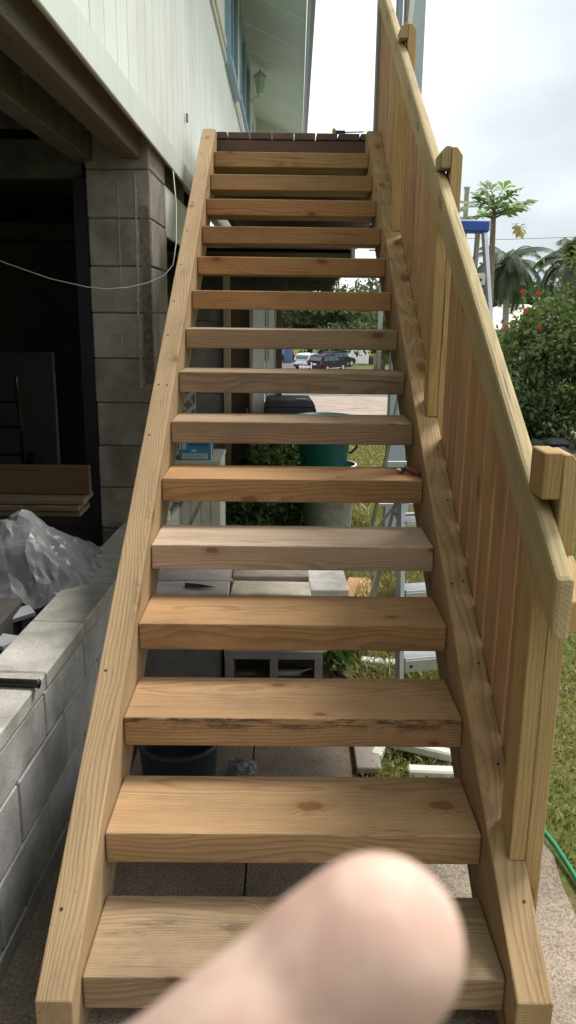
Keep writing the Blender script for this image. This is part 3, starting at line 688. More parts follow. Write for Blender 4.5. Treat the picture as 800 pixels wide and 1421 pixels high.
# hand truck and white panel by the back wall
tag(link('white_door_panel', box_me((1.2, .05, 1.15), .02, 3), M['panelin'], None, Matrix.Translation((-2.75, 6.42, -.02 + .585))), 'pale flat door panel leaning on the carport back wall', 'panel')
ht = thing('hand_truck', 'old metal hand truck with rubber wheels by the carport back wall', 'hand truck', (-2.50, 6.0, 0))
for xx in (-.13, .13): tube('side_rail', [(xx, 0, .06), (xx, .02, .55), (xx * .9, 0, .80), (xx * .5 + .1, -.16, .96)], .016, M['chrome'], ht, color=(.5, .5, .5))
for zz in (.25, .5, .72): bar('crossbar', (-.13, .01, zz), (.13, .01, zz), .02, .02, M['steel'], ht)
for xx in (-.20, .20):
    bm = bmesh.new(); tube_bm(bm, [(xx - .03, .06, .13), (xx + .03, .06, .13)], .13, 18); link('wheel', bm_me(bm), M['rubber'], ht)
box('toe_plate', (0, -.12, .03), (.34, .22, .012), M['steel'], ht, .002)
box('motor_box', (-.24, -.02, .45), (.22, .2, .24), M['black'], ht, .02)
oc = thing('wall_outlet', 'dark outlet box with hanging cord on the carport back wall', 'outlet', (-2.43, 6.49, .97))
box('cover', (0, 0, 0), (.09, .04, .12), M['black'], oc, .008); tube('cord', [(0, -.03, -.05), (.01, -.04, -.35), (.03, -.05, -.6), (-.05, -.05, -.85)], .008, M['black'], oc, 6)
tag(bar('storage_board', (-4.2, 4.6, 2.06), (-1.3, 4.7, 2.03), .4, .1, M['soffdark'], None), 'board stored up under the carport joists', 'board')

# ------------------------------------------------------------------ behind and under the stairs
cbn = thing('white_cabinet', 'old white vertical boarded cabinet under the stairs with the blue carton on top', 'cabinet', (-.55, 3.7, 0))
box('top_board', (0, 0, .672), (.31, .42, .022), M['offwhite'], cbn, .002)
for k in range(5): box('front_board', (-.118 + k * .0595, -.19, .33), (.057, .02, .66), M['offwhite'], cbn, .002, color=(RND.uniform(.9, 1.1),) * 3)
box('side_board', (.14, .01, .33), (.02, .38, .66), M['offwhite'], cbn, .002); box('side_board', (-.14, .01, .33), (.02, .38, .66), M['offwhite'], cbn, .002)
bar('brace', (-.13, -.205, .30), (.02, -.205, .65), .012, .014, M['offwhite'], cbn, up=(0, 1, 0), color=(.55, .52, .45)); bar('brace', (-.05, -.205, .25), (.13, -.205, .63), .012, .014, M['offwhite'], cbn, up=(0, 1, 0), color=(.55, .52, .45))
M['carton'] = make_plain("blue_carton", (.045, .25, .42), .5, var=.06)
M['cartonlight'] = make_plain("carton_pale_print", (.50, .62, .68), .5, var=.05); M['cartondark'] = make_plain("carton_dark_print", (.015, .06, .14), .5, var=.05)
M['cartonred'] = make_plain("carton_red_print", (.5, .06, .06), .5, var=.05)
ct = thing('carton', 'small blue printed carton of bottled water standing on the white cabinet', 'carton', (-.55, 3.60, .6835))
box('carton_body', (0, 0, .085), (.19, .16, .17), M['carton'], ct, .003)
def print_(c, s, m): box('print', c, s, M[m], ct, 0)
print_((-.085, -.0812, .11), (.012, .002, .10), 'cartonlight'); print_((-.062, -.0812, .10), (.022, .002, .075), 'cartonlight'); print_((.0, -.0812, .022), (.15, .002, .034), 'cartonlight')
for k in range(9): print_((-.055 + k * .014, -.083, .022), (.003, .002, .024), 'cartondark')
print_((-.022, -.0812, .125), (.018, .002, .014), 'cartonlight'); print_((-.005, -.0812, .055), (.03, .002, .012), 'cartonlight')
fc = bpy.data.curves.new('lettering', 'FONT'); fc.body = "WATER"; fc.size = .034; fc.extrude = .0006; fc.align_x = 'CENTER'
ft = bpy.data.objects.new('lettering_curve', fc); COL.objects.link(ft); bpy.context.view_layer.update(); lme = bpy.data.meshes.new_from_object(ft.evaluated_get(bpy.context.evaluated_depsgraph_get())); bpy.data.objects.remove(ft)
lme.materials.clear(); fo = link('lettering', lme, M['cartondark'], ct); fo.matrix_basis = Matrix.Translation((.022, -.0815, .080)) @ Matrix.Rotation(math.pi / 2, 4, 'X')
print_((.0962, -.0, .125), (.002, .11, .05), 'cartonlight'); print_((.0962, -.02, .085), (.002, .08, .02), 'cartondark'); print_((.0962, .02, .035), (.002, .06, .03), 'cartonred'); print_((.0962, -.068, .085), (.002, .02, .17), 'cartonlight')
lat = thing('lattice_strip', 'narrow pale diagonal lattice strip standing at the left behind the stairs', 'lattice', (-.675, 4.25, .40))
bar('stile', (-.05, 0, 0), (-.05, 0, .78), .02, .03, M['greywood'], lat); bar('stile', (.05, 0, 0), (.05, 0, .78), .012, .014, M['greywood'], lat)
for k in range(7):
    z0 = .02 + k * .10
    bar('slat', (-.05, -.008, z0), (.05, -.008, z0 + .10), .006, .028, M['greywood'], lat, color=(1.9, 1.85, 1.75)); bar('slat', (-.05, .008, z0 + .10), (.05, .008, z0), .006, .028, M['greywood'], lat, color=(1.9, 1.85, 1.75))
# loose concrete blocks
def cmu_me(holes=True):
    bm = bmesh.new(); Lx, Ly, Lz, t = .395, .195, .195, .032      # hollow block, cores along local Y
    if not holes:
        bx(bm, (0, 0, 0), (Lx, Ly, Lz)); bmesh.ops.bevel(bm, geom=bm.edges[:], offset=.005, segments=1, affect='EDGES'); return bm_me(bm)
    xs = [-Lx / 2, -Lx / 2 + t, -t / 2, t / 2, Lx / 2 - t, Lx / 2]; zs = [-Lz / 2, -Lz / 2 + t, Lz / 2 - t, Lz / 2]
    for i in range(5):
        for j in range(3):
            if j == 1 and i in (1, 3): continue
            x0, x1, z0, z1 = xs[i], xs[i + 1], zs[j], zs[j + 1]
            a = [bm.verts.new((x, -Ly / 2, z)) for x, z in ((x0, z0), (x1, z0), (x1, z1), (x0, z1))]
            b = [bm.verts.new((x, Ly / 2, z)) for x, z in ((x0, z0), (x1, z0), (x1, z1), (x0, z1))]
            bm.faces.new(a); bm.faces.new(b[::-1])
            def solid(ii, jj): return 0 <= ii < 5 and 0 <= jj < 3 and not (jj == 1 and ii in (1, 3))
            for (p, q, ii, jj) in ((0, 1, i, j - 1), (1, 2, i + 1, j), (2, 3, i, j + 1), (3, 0, i - 1, j)):
                if not solid(ii, jj): bm.faces.new((a[q], a[p], b[p], b[q]))
    bmesh.ops.remove_doubles(bm, verts=bm.verts[:], dist=1e-5)
    return bm_me(bm)
hol, sol = cmu_me(), cmu_me(False)
GB = 'loose concrete blocks under the stairs'
def blk(me, c, rz, mat, color, label):
    o = link('concrete_block', me, M[mat], None, Matrix.Translation(c) @ Matrix.Rotation(rz, 4, 'Z'), color); tag(o, label, 'concrete block', GB); return o
blk(hol, (-.062, 1.95, .112), 0, 'cmu', (.55, .54, .53), 'concrete block lying with its two square holes facing the camera under the stairs')
blk(sol, (-.475, 1.97, .112), 0.01, 'cmu', (.50, .50, .48), 'dark mould stained concrete block left of the one with two holes')
blk(sol, (-.49, 2.62, .112), .03, 'cmu_col', (1.15, 1.1, 1.05), 'brown grey concrete block with a dark leaf on it at the left of the row')
blk(sol, (-.48, 2.83, .112), .01, 'cmu_col', (1.05, 1.0, .98), 'brown grey concrete block behind the one with the leaf')
blk(sol, (-.085, 2.64, .108), -.03, 'cmu_col', (1.35, 1.25, 1.05), 'mossy brown concrete block in the middle of the row')
blk(sol, (-.09, 2.86, .125), .02, 'cmu_col', (.8, .7, .65), 'dark stained concrete block behind the mossy brown one')
blk(sol, (-.062, 2.17, .112), 0, 'cmu', (.40, .39, .38), 'dark concrete block added behind the one with two holes to darken them')  # added dark block, stops light showing through the holes in front
blk(sol, (.20, 2.80, .112), 1.60, 'cmu_light', (1.3, 1.28, 1.22), 'pale grey concrete block at the right end of the row')
ly, lf = [], []
lo = tag(link('dead_leaf', py_me([(-.07, 0, .004), (0, .022, .014), (.09, .004, .004), (.01, -.022, .009), (-.075, .05, .01)], [(0, 1, 2, 3), (0, 4, 1)]), M['steel'], None, Matrix.Translation((-.44, 2.60, .213)), (1.4, 1, .8)), 'curled dark dead leaf on the brown grey block', 'leaf')
# slate bucket
bk = thing('bucket', 'dark slate plastic bucket standing on the concrete under the third tread', 'bucket', (-.365, 1.20, .012))
bm = bmesh.new(); lathe_bm(bm, [(.001, .004), (.115, .004), (.128, .17), (.134, .172), (.134, .185), (.125, .186), (.12, .17), (.11, .012), (.001, .012)], 32); link('pail', bm_me(bm, smooth=True), M['bucketblue'], bk)
tube('bail', [(.13 * math.cos(a), .13 * math.sin(a) * .4 - .05 * math.sin(a), (.175 - .09 * math.sin(a))) for a in np.linspace(0, math.pi, 12)], .003, M['galv'], bk)
def bag(name, c, s, seed, label, mat):
    bm = bmesh.new(); bmesh.ops.create_icosphere(bm, subdivisions=4, radius=1); r = random.Random(seed)
    from mathutils import noise
    for vv in bm.verts:
        d = noise.fractal(vv.co * 1.7 + Vector((seed, 0, 0)), .8, 2.2, 4) * .22 + abs(noise.noise(vv.co * 4 + Vector((0, seed, 0)))) * .22
        vv.co *= 1 + d
        vv.co = Vector((vv.co.x * s[0], vv.co.y * s[1], max(vv.co.z, -.55) * s[2]))
    return tag(link(name, bm_me(bm), mat, None, Matrix.Translation(c)), label, 'bag')
bag('plastic_bag', (-.165, 1.295, .03), (.05, .04, .026), 3, 'small crumpled clear plastic bag on the concrete under the second tread', M['film'])
bag('wrapper', (-.035, .985, .028), (.055, .04, .022), 9, 'crumpled shiny dark wrapper on the concrete below the second tread', M['galv'])
# cut lumber and white downpipe pieces in the grass
LB = [((.235, 2.62, .03), (.365, 2.86, .05), .085, .03, 'cedar', 'short cedar offcut lying against the pale concrete block'),
      ((.245, 2.50, .10), (.36, 2.98, .13), .06, .035, 'cedar', 'cedar offcut propped on top of the other offcut by the pale block'),
      ((.42, 2.50, .03), (.425, 3.25, .04), .105, .03, 'cedar', 'wide pinkish cedar board lying straight away from the steps in the grass'),
      ((.27, 1.28, .03), (.275, 1.75, .03), .085, .025, 'greywood', 'grey weathered board flat in the grass beside the concrete pad')]
for a, b, w, h, m, l in LB: tag(bar('board_offcut', a, b, w, h, M[m], None, color=(1.15, 1.05, 1.0)), l, 'board', 'offcuts under the stairs')
def gutter(a, b, label, w=.05, h=.042):
    o = bar('downpipe_piece', a, b, w, h, M['pvc'], None, bev=.006); return tag(o, label, 'downpipe', 'white downpipe pieces in the grass')
gutter((.27, 2.40, .03), (.50, 2.44, .03), 'white downpipe piece lying furthest back in the grass by the ladder')
gutter((.30, 2.36, .05), (.385, 2.22, .04), 'white downpipe piece crossing between two others in the grass')
gutter((.32, 2.13, .04), (.50, 2.12, .03), 'white downpipe piece with a wooden plug lying in front of the others')
gutter((.30, 1.36, .03), (.335, 1.46, .03), 'short white downpipe end by the weathered board', .04, .035)
gutter((.34, 1.46, .045), (.60, 1.33, .05), 'white downpipe piece lying at a slant under the second tread', .04, .035)
gutter((.42, 1.475, .05), (.70, 1.37, .05), 'white downpipe piece slanting behind another near the right stringer', .035, .035)
gutter((.40, 1.275, .03), (.64, 1.26, .03), 'white downpipe piece lying square across below the second tread', .045, .04)
# step ladders
def ladder(name, label, loc, rz, Hh, w0, w1, steps, blue, dep):
    t = thing(name, label, 'ladder', loc, rz)
    def fx(z): return (w0 + (w1 - w0) * z / Hh) / 2
    lean = .30 * Hh
    for s_ in (-1, 1):
        bar('front_rail', (s_ * fx(0), 0, 0), (s_ * fx(Hh), lean * .55, Hh), .022, .048, M['alu'], t, up=(0, 1, 0), color=(.85, .92, 1.0))
        bar('rear_rail', (s_ * fx(0) * .93, lean * .55 + dep, 0), (s_ * fx(Hh) * .9, lean * .55 + .06, Hh - .02), .022, .03, M['alu'], t, up=(0, 1, 0), color=(.85, .88, .85))
    for z in steps:
        y = lean * .55 * z / Hh
        sp = box('step', (0, y + .02, z), (2 * fx(z) - .03, .085, .012), M['alu'], t, .002, color=(1.1, 1.1, 1.1))
        sv = box('step_lip', (0, y - .025, z - .028), (2 * fx(z) - .03, .005, .05), M['alu'], t, .001)
        bar('rear_bar', (-fx(z) * .92, lean * .55 + dep * (1 - z / Hh) + .02, z), (fx(z) * .92, lean * .55 + dep * (1 - z / Hh) + .02, z), .012, .022, M['alu'], t)
        for s_ in (-1, 1):
            bm = bmesh.new(); lathe_bm(bm, [(.0001, .003), (.006, .002), (.007, 0)], 8)
            link('rivet', bm_me(bm), M['steel'], t, Matrix.Translation((s_ * (fx(z) - .04), y - .028, z - .028)) @ Matrix.Rotation(math.pi / 2, 4, 'X'))
    bar('rear_brace', (-fx(0) * .9, lean * .55 + dep * .9, .1), (fx(.5) * .9, lean * .55 + dep * .55, .5 * Hh), .006, .02, M['alu'], t, color=(.7, .7, .7))
    cap = box('top_cap', (0, lean * .55 + .02, Hh), (w1 + .04, .13, .06), M['blueplastic'] if blue else M['alu'], t, .008)
    return t
ladder('step_ladder', 'tall aluminium step ladder with blue top standing behind the railing', (.90, 2.98, 0), .06, 1.985, .62, .27, (.32, .62, .92, 1.22, 1.52, 1.74), True, .75)
ladder('step_ladder', 'small aluminium step ladder standing open in the grass under the stairs', (.66, 1.84, 0), .22, .86, .44, .40, (.20, .47, .74), False, .45)
# bins and tub
tc_ = thing('galvanised_can', 'dented galvanised dustbin with the teal tub sitting in its top', 'dustbin', (.315, 4.80, gz(0, 4.8) - .01))
bm = bmesh.new(); lathe_bm(bm, [(.001, 0), (.175, 0), (.18, .05), (.197, .53), (.206, .535), (.206, .55), (.196, .55), (.19, .5)], 40)
from mathutils import noise as mnoise
for vv in bm.verts:
    d = 1 + .02 * mnoise.noise(vv.co * 5); vv.co.x *= d; vv.co.y *= d
link('can_body', bm_me(bm, smooth=True), M['galv'], tc_)
bm = bmesh.new(); tube_bm(bm, [(.203 * math.cos(a), .203 * math.sin(a), .545) for a in np.linspace(0, 2 * math.pi, 33)], .008, 6); link('rim', bm_me(bm, smooth=True), M['white'], tc_)
tb = thing('tub', 'teal plastic tub with black side handles set in the dustbin', 'tub', (.272, 4.76, .46))
bm = bmesh.new(); lathe_bm(bm, [(.001, -.05), (.168, -.05), (.212, .30), (.23, .305), (.23, .33), (.205, .33), (.15, -.03), (.001, -.03)], 36); link('tub_body', bm_me(bm, smooth=True), M['teal'], tb)
for s_ in (-1, 1): tube('handle', [(s_ * .20, 0, .17), (s_ * .24, 0, .16), (s_ * .245, 0, .10), (s_ * .205, 0, .06), (s_ * .187, 0, .06)], .009, M['black'], tb)
wb = thing('wheelie_bin', 'black wheeled rubbish bin standing behind the teal tub', 'bin', (.02, 5.55, gz(0, 5.55)), .05)
wb.scale = (.70, .70, 1.08)
def taper_bm(bm, x0, y0, x1, y1, z0, z1):
    a = [bm.verts.new((sx * x0, sy * y0, z0)) for sx, sy in ((-1, -1), (1, -1), (1, 1), (-1, 1))]; b = [bm.verts.new((sx * x1, sy * y1, z1)) for sx, sy in ((-1, -1), (1, -1), (1, 1), (-1, 1))]
    bm.faces.new(a[::-1]); bm.faces.new(b)
    for i in range(4): bm.faces.new((a[i], a[(i + 1) % 4], b[(i + 1) % 4], b[i]))
bm = bmesh.new(); taper_bm(bm, .205, .25, .275, .33, .05, .83); bmesh.ops.bevel(bm, geom=bm.edges[:], offset=.02, segments=2, affect='EDGES'); link('bin_body', bm_me(bm), M['black'], wb)
bm = bmesh.new(); taper_bm(bm, .30, .36, .285, .34, .80, .87); taper_bm(bm, .285, .34, .25, .30, .872, .92); bmesh.ops.bevel(bm, geom=bm.edges[:], offset=.008, segments=2, affect='EDGES'); link('lid', bm_me(bm), M['black'], wb, None, (1.4, 1.4, 1.5))
for s_ in (-1, 1):
    bm = bmesh.new(); tube_bm(bm, [(s_ * .21 - .03, .28, .1), (s_ * .21 + .03, .28, .1)], .1, 16); link('wheel', bm_me(bm), M['rubber'], wb)
tube('handle', [(-.2, .36, .84), (-.2, .40, .88), (.2, .40, .88), (.2, .36, .84)], .014, M['black'], wb)
box('lid_sticker', (.13, -.20, .925), (.12, .08, .004), M['galv'], wb, 0)
fan = thing('slat_bundle', 'bundle of old pale wooden slats leaning in a fan beside the bushes', 'slats', (-.22, 5.6, gz(0, 5.6)))
for k in range(7): bar('slat', (.10 + k * .012, -.02 + k * .008, 0.0), (-.12 + k * .028, .02 + k * .03, .90 - k * .015), .008, .026, M['greywood'], fan, up=(0, 1, 0), color=(1.2, 1.15, 1.0))
# hose
tag(tube('garden_hose', [(.60, 1.6, .03), (.69, 1.25, .03), (.755, 1.02, .03), (.782, .90, .025), (.795, .80, .02), (.80, .70, .02), (.80, .5, .02), (.78, .1, .02), (.80, -.6, .02)], .0075, M['hose'], None, 10), 'green garden hose lying along the edge of the concrete pad', 'hose')

# ------------------------------------------------------------------ planting
def leaves_me(blobs, n, size, seed, shell=.55, asp=.45):
    r = np.random.default_rng(seed); blobs = np.array(blobs, float)
    vol = np.prod(blobs[:, 3:6], 1) ** .75; pick = r.choice(len(blobs), n, p=vol / vol.sum())
    d = r.normal(size=(n, 3)); d /= np.linalg.norm(d, axis=1)[:, None]
    rad = (shell + (1 - shell) * r.uniform(0, 1, n)) * (1 + .22 * r.normal(size=n)).clip(.4, 1.45)
    c = blobs[pick, :3] + d * blobs[pick, 3:6] * rad[:, None]
    u = r.normal(size=(n, 3)) + d * .4 + np.array([0, 0, -.3]); u /= np.linalg.norm(u, axis=1)[:, None]
    w = np.cross(u, r.normal(size=(n, 3))); w /= np.linalg.norm(w, axis=1)[:, None]
    nn = np.cross(u, w); s = size * r.uniform(.55, 1.35, n)[:, None]
    P = np.stack([c - u * s, c + w * s * asp + nn * s * .12, c + u * s, c - w * s * asp + nn * s * .12], 1).reshape(-1, 3)
    b = np.arange(n) * 4
    me = bpy.data.meshes.new('leaves'); me.from_pydata(P.tolist(), [], np.stack([b, b + 1, b + 2, b + 3], -1).tolist()); me.update(); return me
def limb_me(segs, seg=7):
    bm = bmesh.new()
    for pts, r in segs: tube_bm(bm, pts, r, seg)
    return bm_me(bm, smooth=True)
def bush(name, label, cat, loc, blobs, n, size, mat, seed, group=None, stems=5):
    t = thing(name, label, cat, loc, 0, group); r = random.Random(seed)
    link('foliage', leaves_me(blobs, n, size, seed), M[mat], t)
    sg = []
    for k in range(stems):
        b = r.choice(blobs); sg.append(([(r.uniform(-.1, .1), r.uniform(-.1, .1), 0), (b[0] * .5, b[1] * .5, b[2] * .5), (b[0], b[1], b[2])], [.02, .015, .006]))
    link('stems', limb_me(sg, 5), M['bark'], t); return t
def gb(seed, n, rx, ry, z0, z1, s0, s1):
    r = random.Random(seed); return [(r.uniform(-rx, rx), r.uniform(-ry, ry), r.uniform(z0, z1), r.uniform(s0, s1), r.uniform(s0, s1), r.uniform(s0, s1) * .9) for _ in range(n)]
HB = [(-.18, 9.9)]
g_h = 'hibiscus hedge along the garden'
h1 = bush('hibiscus_bush', 'big dark green hibiscus bush with red flowers right of the railing', 'bush', (4.75, 12.2, gz(0, 12.2)), [(a[0], a[1], a[2] * (.72 + .28 * (a[0] + 1)), *a[3:]) for a in gb(11, 18, 1.05, .9, .5, 2.25, .38, .62)], 14000, .055, 'hedge', 1, g_h)
h2 = bush('hibiscus_bush', 'tallest hibiscus bush at the right edge behind the flowering one', 'bush', (6.3, 12.6, gz(0, 12.5)), gb(12, 18, 1.1, .9, .6, 2.95, .5, .78), 14000, .06, 'hedge', 2, g_h)
h3 = bush('hibiscus_bush', 'lighter green loose bush by the ladder in front of the palms', 'bush', (4.35, 15.2, gz(0, 15)), gb(13, 14, .85, .8, .4, 1.5, .35, .55), 7000, .075, 'shrub', 3, g_h)
h4 = bush('hibiscus_bush', 'low dark bush at the foot of the hedge by the stones', 'bush', (3.75, 11.3, gz(0, 11.2)), gb(14, 9, .55, .4, .2, .9, .3, .45), 6000, .05, 'hedge', 4, g_h)
h5 = bush('hibiscus_bush', 'bright leaved young bush at the right edge below the tallest bush', 'bush', (4.9, 11.2, gz(0, 11)), gb(15, 8, .5, .35, .5, 1.6, .3, .45), 4000, .055, 'shrub', 5, g_h)
def flower(c, s, par):
    bm = bmesh.new(); r = random.Random(int(c[0] * 1000))
    for k in range(5):
        a = k * 1.257; d = Vector((math.cos(a), -.35, math.sin(a))); e = Vector((-math.sin(a), 0, math.cos(a)))
        p = [Vector((0, 0, 0)), d * s * .7 + e * s * .42, d * s + Vector((0, -.02, 0)), d * s * .7 - e * s * .42]
        bm.faces.new([bm.verts.new(q) for q in p])
    o = link('flower', bm_me(bm), M['flower'], par); o.location = Vector(c) - par.location
for c in ((3.30, 10.5, 1.82), (3.52, 10.5, 1.80), (3.36, 10.5, 1.56), (3.12, 10.6, 1.33), (3.60, 10.6, 1.34)): flower(c, .036, h1)
bush('leafy_bush', 'dark leafy bush low behind the white cabinet', 'bush', (-.18, 4.9, gz(0, 5)), gb(21, 14, .26, .25, .05, .40, .10, .18), 4200, .034, 'hedge', 7, 'bushes behind the stairs')
bush('leafy_bush', 'green leafy bush beside the leaning slats', 'bush', (-.10, 5.15, gz(0, 5)), gb(22, 12, .26, .3, .05, .62, .10, .2), 2600, .035, 'shrub', 8, 'bushes behind the stairs')
bush('broad_leaf_plant', 'low plant with round green leaves beside the block with holes', 'plant', (.21, 2.10, 0), gb(23, 5, .03, .08, .03, .14, .03, .07), 90, .04, 'shrub', 9, None, 3)
# stones at the foot of the hedge
def stone(c, s, seed, label):
    bm = bmesh.new(); bmesh.ops.create_icosphere(bm, subdivisions=2, radius=1)
    for vv in bm.verts: vv.co *= 1 + .35 * mnoise.noise(vv.co * 1.6 + Vector((seed * 3.1, 0, 0)))
    for vv in bm.verts: vv.co = Vector((vv.co.x * s[0], vv.co.y * s[1], vv.co.z * s[2]))
    tag(link('lava_stone', bm_me(bm), M['rock'], None, Matrix.Translation(c) @ Matrix.Rotation(seed, 4, 'Z')), label, 'stone', 'dark stones edging the hedge')
sp_ = ['flat dark slab stone leftmost in the row under the hedge', 'second dark stone of the row under the hedge', 'long low dark stone in the middle under the hedge', 'tilted dark stone right of the middle one under the hedge', 'dark stone near the right edge under the hedge', 'rightmost dark stone of the row under the hedge', 'small dark stone lying in front of the row on the grass']
for k, l in enumerate(sp_):
    x = 3.55 + k * .22 if k < 6 else 3.95
    stone((x, 10.55 + .12 * (k % 2) - (.25 if k == 6 else 0), gz(0, 10.5) + .05 + .05 * (k % 3)), (.21, .15, .075), k + 1, l)
for k, (x, y, l) in enumerate(((-.6, -6.2, 'unseen tree added for shade behind the photographer at the house corner'), (3.2, -6.6, 'unseen tree added for shade behind the photographer out on the lawn'))):  # out of view, added to shade the front faces of the treads
    bush('added_shade_tree', l, 'tree', (x, y, 0), gb(70 + k, 16, 1.7, .8, .8, 4.6, .8, 1.2), 5000, .16, 'hedge', 70 + k, 'added shade trees behind the photographer')
# papaya
pp = thing('papaya_tree', 'slender papaya tree with lobed leaves rising behind the blue topped ladder', 'tree', (4.95, 19, gz(0, 19)))
zc = 3.75 - gz(0, 19)
link('trunk', limb_me([([(0, 0, 0), (.02, 0, zc * .5), (-.05, 0, zc), (-.03, 0, zc + .28)], [.11, .085, .062, .03])], 10), M['bark'], pp, None, (1.3, 1.25, 1.2))
def lobed(bm, c, d, s, r):
    d = Vector(d).normalized(); up = (Vector((0, 0, 1)) + Vector((r.uniform(-.35, .35), r.uniform(-.5, .2), 0))); e = d.cross(up).normalized(); d2 = d; P = []
    for k in range(-3, 4):
        a = k * .62; ax = d2 * math.cos(a) + e * math.sin(a); L = s * (1 - .09 * abs(k)); pe = ax.cross(up).normalized(); droop = Vector((0, 0, -.18 * L))
        b0 = Vector(c); tip = b0 + ax * L + droop; m1 = b0 + ax * L * .55
        q = [b0, m1 + pe * L * .15, m1 + ax * L * .12 + pe * L * .26 + droop * .5, tip, m1 + ax * L * .12 - pe * L * .26 + droop * .5, m1 - pe * L * .15]
        bm.faces.new([bm.verts.new(v) for v in q])
r = random.Random(4); bm = bmesh.new(); st = []; bd = bmesh.new()
for k in range(32):
    a = k * 2.4; el = r.uniform(-.25, 1.0) if k > 8 else r.uniform(.4, 1.3); L = r.uniform(.45, .85)
    p0 = Vector((-.03, 0, zc + r.uniform(-.1, .25))); d = Vector((math.cos(a) * math.cos(el), math.sin(a) * math.cos(el), math.sin(el) * .55))
    p1 = p0 + d * L; st.append(([p0, p0 + d * L * .6 + Vector((0, 0, .03)), p1], [.014, .011, .008])); lobed(bm, p1, d, r.uniform(.30, .44), r)
for k in range(2): lobed(bd, (.42 + .08 * k, -.3, zc - .25 - .05 * k), (.4, -.2, -1), .26, r)
link('leaf_crown', bm_me(bm), M['papaya'], pp); link('leaf_stalks', limb_me(st, 5), M['shrub'], pp); link('dead_leaf', bm_me(bd), M['dryleaf'], pp)
# palms
def palm(loc, hgt, fl, nf, seed, label):
    t = thing('palm_tree', label, 'tree', loc, 0, 'palms beyond the hedge'); r = random.Random(seed)
    link('trunk', limb_me([([(0, 0, 0), (.1, 0, hgt * .5), (0, 0, hgt)], [.22, .17, .14])], 10), M['polewood'], t)
    bm = bmesh.new(); sg = []
    for k in range(nf):
        a = k * 2.4 + r.uniform(-.3, .3); e0 = r.uniform(-.5, 1.25); pts = []; p = Vector((0, 0, hgt)); e = e0; n = 12; L = fl * r.uniform(.8, 1.1)
        for i in range(n + 1):
            pts.append(p.copy()); p = p + Vector((math.cos(a) * math.cos(e), math.sin(a) * math.cos(e), math.sin(e))) * L / n; e -= r.uniform(.11, .19)
        sg.append((pts, [.03 - .002 * i for i in range(n + 1)]))
        for i in range(1, n + 1):
            ax = (pts[i] - pts[i - 1]).normalized(); sd_ = ax.cross(Vector((0, 0, 1))).normalized()
            for s_ in (-1, 1):
                for q in range(5):
                    b0 = pts[i - 1].lerp(pts[i], q / 5); ll = fl * .26 * math.sin(math.pi * (.12 + .82 * i / (n + 1))) * r.uniform(.8, 1.1)
                    tip = b0 + (sd_ * s_ * .75 + ax * .55 + Vector((0, 0, -.45))).normalized() * ll; w = ax * .035
                    bm.faces.new([bm.verts.new(v) for v in (b0 - w, b0 + w, tip)])
    link('fronds', bm_me(bm), M['palm'], t); link('frond_stalks', limb_me(sg, 4), M['palm'], t); return t
palm((11.45, 42, gz(0, 42)), 3.9 - gz(0, 42), 2.7, 30, 3, 'dark palm with full crown behind the papaya trunk')
palm((13.2, 38, gz(0, 38)), 4.0 - gz(0, 38), 2.5, 22, 8, 'palm half hidden behind the hedge at the right')
palm((8.9, 40, gz(0, 40)), 2.0 - gz(0, 40), 1.6, 16, 12, 'small palm low behind the blue topped ladder')
# far white house, pole, wires
fh = thing('white_house', 'white neighbouring house glimpsed between the palms and the hedge', 'house', (15.6, 55, gz(0, 55)))
box('wall', (0, 0, 1.8), (7, 5, 3.6), M['offwhite'], fh, .02); bm = bmesh.new(); taper_bm(bm, 4.2, 3.2, .8, .3, 3.6, 5.2); link('roof', bm_me(bm), M['offwhite'], fh)
for k in range(3): w_ = box('window', (-2.4 + k * 2.2, -2.52, 2.2), (1.1, .08, 1.2), M['offwhite'], fh, 0); box('pane', (-2.4 + k * 2.2, -2.57, 2.2), (.95, .04, 1.05), M['glass'], w_, 0)
gpst = tag(tube('lamp_pole', [(5.75, 26, gz(0, 26)), (5.72, 26, 5.2), (5.72, 26, 5.32)], [.09, .075, .11], M['polewood'], None, 10), 'slim grey pole with a round knob left of the papaya', 'pole')
tag(tube('power_line', [(-30, 40, 6.6), (0, 40, 5.1), (10.6, 40, 4.9), (14, 40, 5.05), (40, 40, 6.4)], .012, M['black'], None, 5), 'thin overhead power line across the sky above the palms', 'power line')
up_ = thing('utility_pole', 'grey wooden utility pole beside the far lawn', 'utility pole', (7.1, 60, gz(0, 60)))
tube('pole_shaft', [(0, 0, 0), (.05, 0, 10)], [.2, .14], M['polewood'], up_, 12); bar('crossarm', (-1, 0, 9.2), (1, 0, 9.2), .1, .12, M['polewood'], up_)
tube('conduit', [(-.28, -.1, 0), (-.26, -.1, 1.9)], .13, M['bark'], up_, 8)
for zz, yy in ((8.1, 60), (6.9, 60)): tag(tube('power_line', [(-40, yy, zz + 1.6), (-10, yy, zz + .1), (7.1, yy, zz)], .018, M['black'], None, 5), 'upper overhead wire at the far utility pole' if zz > 8 else 'lower overhead wire at the far utility pole', 'power line')
